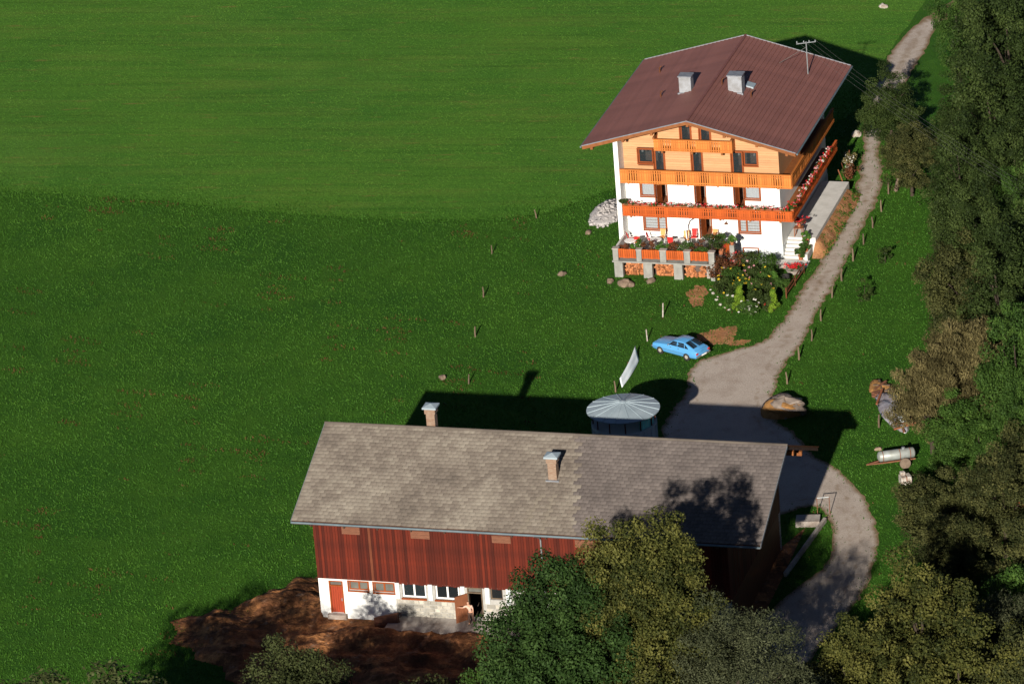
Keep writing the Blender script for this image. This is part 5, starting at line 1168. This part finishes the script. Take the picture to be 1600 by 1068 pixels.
# ------------------------------------------------------------------ person at the barn door
def skin_mesh(name, nodes, edges, m, parent, sub=2):
    me = bpy.data.meshes.new(name); me.from_pydata([n_[:3] for n_ in nodes], edges, []); me.update(); o = bpy.data.objects.new(name, me); link(o, parent); me.materials.append(MATS[m])
    sk = o.modifiers.new('skin', 'SKIN'); 
    if not me.skin_vertices: me.skin_vertices.new()
    for i, n_ in enumerate(nodes):
        r_ = n_[3]; d = me.skin_vertices[0].data[i]; d.radius = r_ if hasattr(r_, '__len__') else (r_, r_); d.use_root = (i == 0)
    sk.use_smooth_shade = True; ss = o.modifiers.new('sub', 'SUBSURF'); ss.levels = sub; ss.render_levels = sub; return o
per = thing('person', 'person in pale pink shirt and dark trousers leaning from the open barn door', 'person', (-4.15, -48.0, .5), R(-10))
# local: faces -y (towards the camera), slight lean to -x, right arm out to the door leaf
N = [(0, 0, .92, (.15, .11)), (-.02, 0, 1.08, (.135, .10)), (-.05, -.02, 1.25, (.165, .11)), (-.08, -.05, 1.40, (.14, .09)), (-.09, -.07, 1.50, .055), (-.10, -.09, 1.57, (.075, .085)), (-.105, -.10, 1.66, (.085, .10)), (-.11, -.10, 1.735, (.06, .07)),
     (-.25, -.06, 1.40, .062), (-.47, -.12, 1.30, .046), (-.68, -.16, 1.34, .034), (-.76, -.17, 1.35, .038), (.10, -.03, 1.38, .062), (.17, .02, 1.14, .046), (.18, -.08, .92, .034), (.18, -.10, .83, .04),
     (-.09, 0, .86, .092), (-.12, -.04, .48, .062), (-.14, .02, .10, .045), (-.15, -.13, .04, .038), (.09, .0, .86, .092), (.13, .05, .48, .062), (.15, .14, .10, .045), (.16, 0.0, .04, .038)]
E_ = [(0, 1), (1, 2), (2, 3), (3, 4), (4, 5), (5, 6), (6, 7), (3, 8), (8, 9), (9, 10), (10, 11), (3, 12), (12, 13), (13, 14), (14, 15), (0, 16), (16, 17), (17, 18), (18, 19), (0, 20), (20, 21), (21, 22), (22, 23)]
skin_mesh('body', N, E_, 'skin', per)
for hx, hy, hz, dx in ((-.76, -.17, 1.35, -1), (.18, -.10, .83, 0)):
    hn = [(hx, hy, hz, .030)]; he = []
    for k in range(5):
        o_ = (k-2)*.018; l = (.055, .08, .09, .082, .065)[k]
        a = (hx+dx*l*.5, hy+o_-(0.01 if k == 0 else 0), hz-(0 if dx else l*.5)); b_ = (hx+dx*l, hy+o_, hz-(.025 if dx else l)); hn += [(*a, .0095), (*b_, .0075)]; he += [(0, 1+2*k), (1+2*k, 2+2*k)]
    skin_mesh('hand', hn, he, 'skin', per, 1)
TN = [(0, 0, .95, (.17, .13)), (-.09, 0, .86, .108), (-.12, -.04, .48, .08), (-.14, .02, .13, .066), (.09, 0, .86, .108), (.13, .05, .48, .08), (.15, .14, .13, .066)]
skin_mesh('trousers', TN, [(0, 1), (1, 2), (2, 3), (0, 4), (4, 5), (5, 6)], 'trousers', per)
SN = [(-.01, 0, .98, (.17, .13)), (-.02, 0, 1.08, (.155, .12)), (-.05, -.02, 1.25, (.185, .13)), (-.08, -.05, 1.40, (.155, .105)), (-.25, -.06, 1.405, .078), (-.46, -.12, 1.305, .060), (.10, -.03, 1.385, .078), (.17, .02, 1.14, .060)]
skin_mesh('shirt', SN, [(0, 1), (1, 2), (2, 3), (3, 4), (4, 5), (3, 6), (6, 7)], 'shirt', per)
skin_mesh('hair', [(-.105, -.07, 1.66, (.085, .09)), (-.11, -.08, 1.74, (.08, .09))], [(0, 1)], 'hair', per)
for sx in (-1, 1):
    q = MB(); q.lathe([(.004, -.008), (.012, 0), (.004, .008)], 8, (-.105+sx*.03, -.195, 1.675)); q.build('eye', 'hair', per)
skin_mesh('shoe', [(-.14, .03, .05, .05), (-.15, -.16, .04, .042)], [(0, 1)], 'rubber', per, 1); skin_mesh('shoe', [(.15, .15, .05, .05), (.16, -.04, .04, .042)], [(0, 1)], 'rubber', per, 1)

# ------------------------------------------------------------------ power lines from the roof mast to the right
for k, x_ in enumerate((11.25, 11.75, 12.15, 12.6)):
    a = Vector(hw(x_, 12.75+(x_-11.2)*.345, 12.93)); e = Vector((45.5+.35*k, -20+.25*k, 10.2)); q = MB(); pts = []
    for i in range(25):
        t = i/24; p = a.lerp(e, t); p.z -= 4*1.1*t*(1-t); pts.append(p)
    q.tube(pts, .006, 4); o = q.build('power_line', 'wire', None); tag(o, 'thin power line running from the roof mast over the right-hand trees', 'wire', 'power lines')

rc = thing('red_cloth', 'red cloth hanging among the bushes at the right edge above the dark gap', 'cloth', (33.4, -38.4, 0), R(-6))
b = MB(); n = 12; V = []
for i in range(n+1):
    t = i/n
    for q in (0, .5, 1): V.append((-.8+1.6*t, .10*math.sin(t*11)*q, 1.75-.12*math.sin(math.pi*t)-.75*q*(.8+.2*math.sin(5*t))))
b.add(V, [(i*3+j, i*3+3+j, i*3+4+j, i*3+1+j) for i in range(n) for j in range(2)]); o = b.build('cloth', 'redcloth', rc, smooth=True); sd = o.modifiers.new('solid', 'SOLIDIFY'); sd.thickness = .015
for x_ in (-.85, .85): q = MB(); q.tube([(x_, 0, -.1), (x_, 0, 1.8)], .035, 6); q.build('pole', 'greypost', rc)

# ------------------------------------------------------------------ trees
tree_proto('K1', 18, 5.4, 'leaf_deep', .19, 520, 190, 11, .72, 9, .1, cv=.5, boughs=[(0, 0, 16.0, 2.3, 2.0), (-1.2, .2, 15.6, 1.6, 1.7), (1.3, .2, 15.4, 1.7, 1.8), (-2.2, -.5, 13.6, 2.0, 2.2), (2.2, -.3, 13.4, 2.0, 2.3), (-2.7, -.6, 10.4, 2.1, 2.6), (2.7, -1, 10.2, 2.2, 2.8), (0, -2, 12, 2.3, 3), (0, 1.8, 13, 2.4, 3.5), (-3.0, -1.5, 6.6, 2.5, 3), (2.4, -1.5, 6.6, 2.5, 3), (0, 0, 10, 3, 5)])
tree_proto('K2', 20.6, 4.9, 'leaf_yellow', .18, 800, 185, 12, .66, 6, .10, cv=.55, boughs=[(-1.35, -.3, 17.6, 1.9, 2.6), (1.15, .1, 17.9, 1.9, 2.6), (-.1, .3, 16.0, 2.5, 3.0), (-2.2, 0, 16, 1.6, 2.4), (2.2, 0, 16, 1.6, 2.4), (-2.3, -.5, 14.2, 1.7, 2.3), (2.4, .2, 13.6, 1.9, 2.8), (.2, -1.3, 14.2, 1.8, 2.6), (-2.9, -.4, 10.4, 1.8, 2.6), (3.1, -.3, 9.8, 1.8, 2.5), (.1, -2.2, 10.2, 2.0, 2.6), (0, 1.8, 13, 2.4, 4), (-2.6, 1.4, 11, 2, 3), (2.6, 1.6, 12, 1.9, 3), (-1.3, -2.4, 6.6, 2.1, 2.4), (2.3, -2.0, 6.2, 2.0, 2.4), (-3.4, .2, 6.6, 1.8, 2.2), (3.6, .6, 6.4, 1.8, 2.2), (0, 0, 11, 2.6, 6)])
tree_proto('K3', 16, 6.0, 'leaf_grey', .16, 620, 190, 13, .72, 9, .0, aspect=.4, cv=.35)
tree_proto('green', 12, 4.0, 'leaf_green', .19, 220, 160, 14, .66, 7, .0, cv=.5)
tree_proto('dark', 12, 3.9, 'leaf_dark', .18, 230, 170, 15, .64, 7, .0, cv=.55)
tree_proto('dark2', 13, 4.2, 'leaf_dark', .17, 250, 170, 25, .66, 9, .0, cv=.6)
tree_proto('olive', 10, 3.7, 'leaf_olive', .17, 210, 160, 16, .60, 7, .0, cv=.55)
tree_proto('brown', 9, 3.4, 'leaf_brown', .17, 190, 160, 17, .58, 7, .0, cv=.55)
tree_proto('willow', 9, 3.1, 'leaf_willow', .28, 200, 170, 18, .52, 9, .0, hang=-.9, aspect=.2, cv=.5)
tree_proto('bright', 7, 2.6, 'leaf_fresh', .17, 130, 150, 19, .52, 6, .0, cv=.45)
tree_proto('yellow', 13, 3.9, 'leaf_yellow', .19, 260, 165, 20, .64, 8, .0, cv=.6)
tree_proto('sage', 11, 3.2, 'leaf_sage', .17, 260, 180, 31, .62, 8, .0, aspect=.45, cv=.45)
tree_proto('grey', 9, 2.8, 'leaf_grey', .16, 170, 170, 21, .56, 7, .0, aspect=.4, cv=.4)
tree('K1', 'broadleaf_tree', 'dense dark green tree before the barn wall, left of the tall yellowish tree', 1.3, -76.6, 18.4, 0)
tree('K2', 'broadleaf_tree', 'tall yellow-green twin-topped tree before the barn roof', 6.4, -75.3, 20.6, 0)
tree('K3', 'broadleaf_tree', 'silvery grey-green tree before the lower right corner of the barn', 11.9, -78.2, 15.8, 1, 1.12)
tree('green', 'broadleaf_tree', 'green tree at the bottom edge below the dark tree', -2.5, -76.5, 12, 2, .75)
RT = [  # key, x, y, h, rz, sx, label
 ('dark', 31.6, 34.2, 7, .3, 1.25, 'dark roadside tree just right of the guest house roof'), ('olive', 32.2, 22.7, 6, 1, 1.15, 'low olive roadside tree below the dark one beside the track'), ('green', 38.6, 47.0, 8.2, 2, 1.0, 'green tree at the top of the track by the upper meadow'),
 ('dark', 40.1, 26.9, 16, 1, .95, 'tallest dark tree in the top right corner'), ('dark', 37.9, 15.3, 14, 2.2, 1.05, 'large dark tree on the right, level with the guest house roof'), ('dark', 35.0, 8.9, 12, 3.1, .9, 'dark tree at the wood edge, level with the house balconies'), ('dark2', 38.7, 6.6, 12, .5, .85, 'dark tree at the right edge, level with the house balconies'),
 ('dark2', 34.2, -5.4, 12, 4, .98, 'broad dark tree at the wood edge beyond the meadow right of the drive'), ('green', 38.5, 2.4, 10, 5, .9, 'lighter green tree at the right edge of the wood'), ('brown', 32.8, -8.3, 9, 1.5, .95, 'brownish tree at the wood edge above the pale willow'), ('dark', 34.9, -16.2, 13, 2.8, .95, 'tall dark tree behind the pale willow'), ('green', 34.6, -28, 12, .9, .8, 'green tree right of the pale willow'),
 ('willow', 28.7, -25.9, 8, 0, 1.05, 'pale tan-olive willow beside the scrap heap, nearer one'), ('willow', 31.2, -23.9, 9, 2, 1.1, 'pale tan-olive willow, taller one behind its twin'), ('bright', 30.4, -28.6, 6, 1, 1.1, 'fresh green small tree in front of the willows'), ('green', 34.2, -36.0, 10, 3, .72, 'green tree at the right edge below the willow'), ('bright', 29.7, -30.3, 4.2, 2.5, 1.25, 'low green shrubby tree behind the tank trailer'), ('bright', 31.3, -31.6, 5, 4.2, 1.2, 'green shrubby tree right of the tank trailer'),
 ('brown', 27.4, -42.1, 6, 1.1, 1.35, 'brownish low tree above the drive bend on the right'), ('olive', 31.7, -43.3, 8, 2.1, 1.1, 'olive-brown tree at the right edge level with the drive bend'), ('olive', 27.4, -50.5, 7, 3.3, 1.1, 'olive tree beside the lower drive bend'), ('brown', 35.2, -38.5, 8, .3, 1.0, 'brownish tree in the far right gap behind the olive tree'),
 ('yellow', 23.6, -69.3, 14, 0, .95, 'yellowish olive tree in the bottom right, topmost of its clump'), ('yellow', 19.3, -73.6, 12, 1.3, 1.0, 'yellowish tree overhanging the drive at the bottom'), ('yellow', 25.3, -79.1, 14, 2.6, 1.0, 'large yellow-green tree at the bottom right edge of the picture'), ('bright', 30.1, -60.8, 8, 3.9, .95, 'bright green tree in the bottom right among yellowish ones'), ('olive', 28.6, -78.6, 12, 5.2, .85, 'olive tree in the bottom right corner'), ('grey', 29.5, -66.5, 9, 1.0, 1.0, 'greyish tree below the bright green one at bottom right'),
 ('sage', -15.5, -70.7, 11.7, .0, 1.15, 'olive green treetop at the bottom edge, in front of the mud'), ('sage', -25.8, -83.2, 17.6, 2.9, 1.35, 'olive green treetop at the bottom left over the meadow'), ('sage', -29.0, -85.9, 17.6, 5.0, 1.35, 'olive green treetop barely showing at the bottom edge, farthest left'), ('sage', -12.1, -83.3, 14.8, 2.0, .9, 'olive green treetop barely showing below the mud')]
for (k, x, y, h, rz, sx, lab) in RT: tree(k, 'broadleaf_tree', lab, x, y, h, rz, sx, 'trees around the farm')
for (k, x, y, h, rz, sx, lab) in [('dark2', 44.5, 20, 15, 0, 1.1, 'dark tree deep in the wood at the right edge, upper one'), ('dark2', 43, 40, 15, 2, 1.1, 'dark tree at the very top right of the wood'), ('dark2', 42.5, 4, 13, 3, 1.05, 'dark tree deep in the wood at the right edge, level with the flower garden'), ('dark2', 38.2, -9, 13, 1, 1.05, 'dark tree deep in the wood level with the blue car'),
   ('dark', 36.3, 24.5, 9, 5, 1.0, 'shorter dark tree at the wood edge above the leaning log'), ('dark2', 40.5, -20, 12, 4, 1.0, 'dark tree at the right edge behind the green tree by the willow'), ('green', 38.8, -33.5, 10, 2, .9, 'green tree at the right edge beyond the washing post'), ('brown', 37.5, -47, 9, 3, 1.2, 'brownish tree at the right edge above the dark gap'), ('olive', 33.3, -55.5, 9, 4, 1.1, 'olive tree at the right edge below the dark gap'),
   ('yellow', 21.5, -82, 12, 3.4, 1.0, 'yellowish treetop at the bottom edge below the drive'), ('yellow', 32.5, -71, 12, 4.4, 1.0, 'yellowish tree at the right edge near the bottom corner'), ('grey', 15.5, -84, 12.5, .5, 1.15, 'grey-green treetop at the bottom edge beside the drive'), ('K3', 6.5, -84.5, 12.6, 2.2, .9, 'grey-green treetop at the bottom edge below the yellowish tree'),
   ('sage', -20.5, -87, 14.6, 2.0, 1.35, 'tall grey-green treetop just touching the bottom edge, before the mud'), ('olive', -14.5, -88, 15.0, 3.0, 1.1, 'tall olive treetop just touching the bottom edge, before the mud'), ('sage', -9.0, -88, 14.8, 5.0, 1.35, 'tall grey-green treetop just touching the bottom edge, before the stone wall'), ('sage', -18.0, -75.5, 10.8, .5, 1.15, 'grey-green treetop barely showing at the bottom edge, left'), ('sage', -13.5, -77.0, 11.2, 2.5, 1.15, 'grey-green treetop barely showing at the bottom edge, middle'), ('olive', -8.0, -77.5, 11.4, 4.5, 1.0, 'olive treetop barely showing at the bottom edge below the apron')]:
    tree(k, 'broadleaf_tree', lab, x, y, h, rz, sx, 'trees around the farm')
tree('dark', 'broadleaf_tree', 'tree below the bottom left corner whose shadow falls into the corner', -43.5, -73.5, 11, 1, 1.0)
# undergrowth filling the wood floor
rs = np.random.RandomState(9); P = []
for (x0, x1, y0, y1, n) in ((32.5, 47, -12, 60, 260), (30, 45, -48, -12, 210), (26, 40, -82, -46, 170)):
    for _ in range(n): P.append((rs.uniform(x0, x1), rs.uniform(y0, y1), rs.uniform(.1, .8)))
P = [p for p in P if not (p[0] < 36.5 and -28 < p[1] < -19 and p[0] > 32.8)]
P = [p for p in P if not (p[1] > 33 and p[0] < 38.5)]
P = [p for p, d in zip(P, edge_dist(np.array(P)[:, :2], DRIVE)) if d > 1.8]
me = leaf_cloud('undergrowth', P, [1.0]*len(P), 75, .22, 'leaf_dark', 77); o = inst('undergrowth', me); tag(o, 'dark undergrowth covering the ground of the wood on the right', 'undergrowth', None, 'stuff')

# ------------------------------------------------------------------ grass tufts of the unmown meadow and lawns
def grass(name, n, box, lo, hi, wdt, seed, polys_out, label, m='grassblade', keep=None):
    rs = np.random.RandomState(seed); P = np.stack([rs.uniform(box[0], box[1], n), rs.uniform(box[2], box[3], n)], 1); ok = np.ones(len(P), bool)
    for pl_ in polys_out: ok &= ~inpoly(P, pl_)
    if keep is not None: ok &= keep(P)
    P = P[ok]; n = len(P); a = rs.uniform(0, 6.28, n); h = rs.uniform(lo, hi, n); w_ = wdt*rs.uniform(.6, 1.3, n); le = rs.normal(size=(n, 2))*h[:, None]*.55
    d = np.stack([np.cos(a), np.sin(a)], 1)*w_[:, None]
    V = np.zeros((n, 3, 3)); V[:, 0, :2] = P-d; V[:, 1, :2] = P+d; V[:, 2, :2] = P+le; V[:, 2, 2] = h; V[:, :2, 2] = .0
    pat = 1.25*sum(np.sin(P[:, 0]*f*math.cos(q)+P[:, 1]*f*math.sin(q)+q*3) for f, q in ((.5, .3), (.9, 1.4), (1.7, 2.2), (3.1, 4.0), (.17, 5.1)))/5
    lv = np.clip(.45+pat*.28+rs.normal(size=n)*.13, 0, 1)
    me = np_mesh(name, V.reshape(-1, 3), np.arange(3*n).reshape(n, 3), m, lv); o = inst(name, me); tag(o, label, 'grass', None, 'stuff')
hp = [hw(-.2, -5)[:2], hw(8.7, -5)[:2], hw(8.7, -2)[:2], hw(14.8, -2)[:2], hw(14.8, 13.2)[:2], hw(12.6, 15.4)[:2], hw(-.2, 15.4)[:2]]
bp = [bw(-.05, -.05)[:2], bw(28.3, -.05)[:2], bw(28.3, 14.3)[:2], bw(-.05, 14.3)[:2]]
def fringe(P, w_):
    k = np.ones(len(P), bool); i_ = np.where(inpoly(P, MEADOW))[0]; wob = .8+.5*np.sin(P[i_, 0]*.7)+.3*np.sin(P[i_, 0]*2.3)
    k[i_] = edge_dist(P[i_], MEADOW_EDGE+MEADOW_EDGE[::-1]) < np.random.RandomState(6).exponential(w_, len(i_))*wob*1.6
    return k
def core2(P):
    k = np.ones(len(P), bool)
    for d, w_, e in [(DRIVE, .9, 3.5)]+[(d, 1.1, 1.2) for d in DIRTS]+[(MUD, 1.5, 2.2)]:
        i_ = np.where(inpoly(P, d))[0]
        if len(i_): k[i_] &= edge_dist(P[i_], d) < np.random.RandomState(3).rand(len(i_))**e*w_
    return k
grass('meadow_grass', 330000, (-50, 33, -64, 48), .05, .17, .045, 1, [hp, bp, YARD], 'long unmown grass of the lower meadow and lawns', keep=lambda P: core2(P) & fringe(P, 1.5))
def weedy(P):
    v = sum(np.sin(P[:, 0]*f*math.cos(q)+P[:, 1]*f*math.sin(q)*.8+q*5) for f, q in ((.35, .7), (.6, 2.0), (1.3, 3.1), (2.3, 1.1), (3.7, 4.4)))/5
    return (v > .47) & ((P[:, 0] < 2) | (np.random.RandomState(1).rand(len(P)) < .15)) & core2(P)
grass('dock_weeds', 110000, (-50, 33, -60, 48), .06, .20, .05, 8, [MEADOW, hp, bp, YARD], 'reddish brown seed heads scattered through the lower meadow', 'weedblade', keep=weedy)
EDG = np.array(MEADOW_EDGE)
def band(P): return edge_dist(P, MEADOW_EDGE+MEADOW_EDGE[::-1]) < np.random.RandomState(16).exponential(.9, len(P))
grass('verge_grass', 90000, (-50, 12, 22, 46), .05, .16, .05, 15, [hp], 'ragged taller grass along the edge of the mown meadow', keep=band)
grass('mown_stubble', 260000, (-52, 40, 22, 92), .02, .06, .05, 12, [hp], 'short mown grass of the upper meadow', 'mownblade', keep=lambda P: inpoly(P, MEADOW))

bankp = [hw(14.75, .3)[:2], hw(15.8, .3)[:2], hw(15.8, 13.6)[:2], hw(14.75, 13.6)[:2]]
def bank_grass():
    rs = np.random.RandomState(44); P = []
    for _ in range(95):
        x = rs.uniform(14.85, 15.75); P.append(hw(x, rs.uniform(.8, 13.3), max(.05, (15.7-x)*.85)))
    o = inst('bank_grass', leaf_cloud('bank_grass', P, [.24]*len(P), 36, .11, 'grassblade', 45)); tag(o, 'weeds growing on the earth bank beside the side terrace', 'grass', None, 'stuff')
bank_grass()
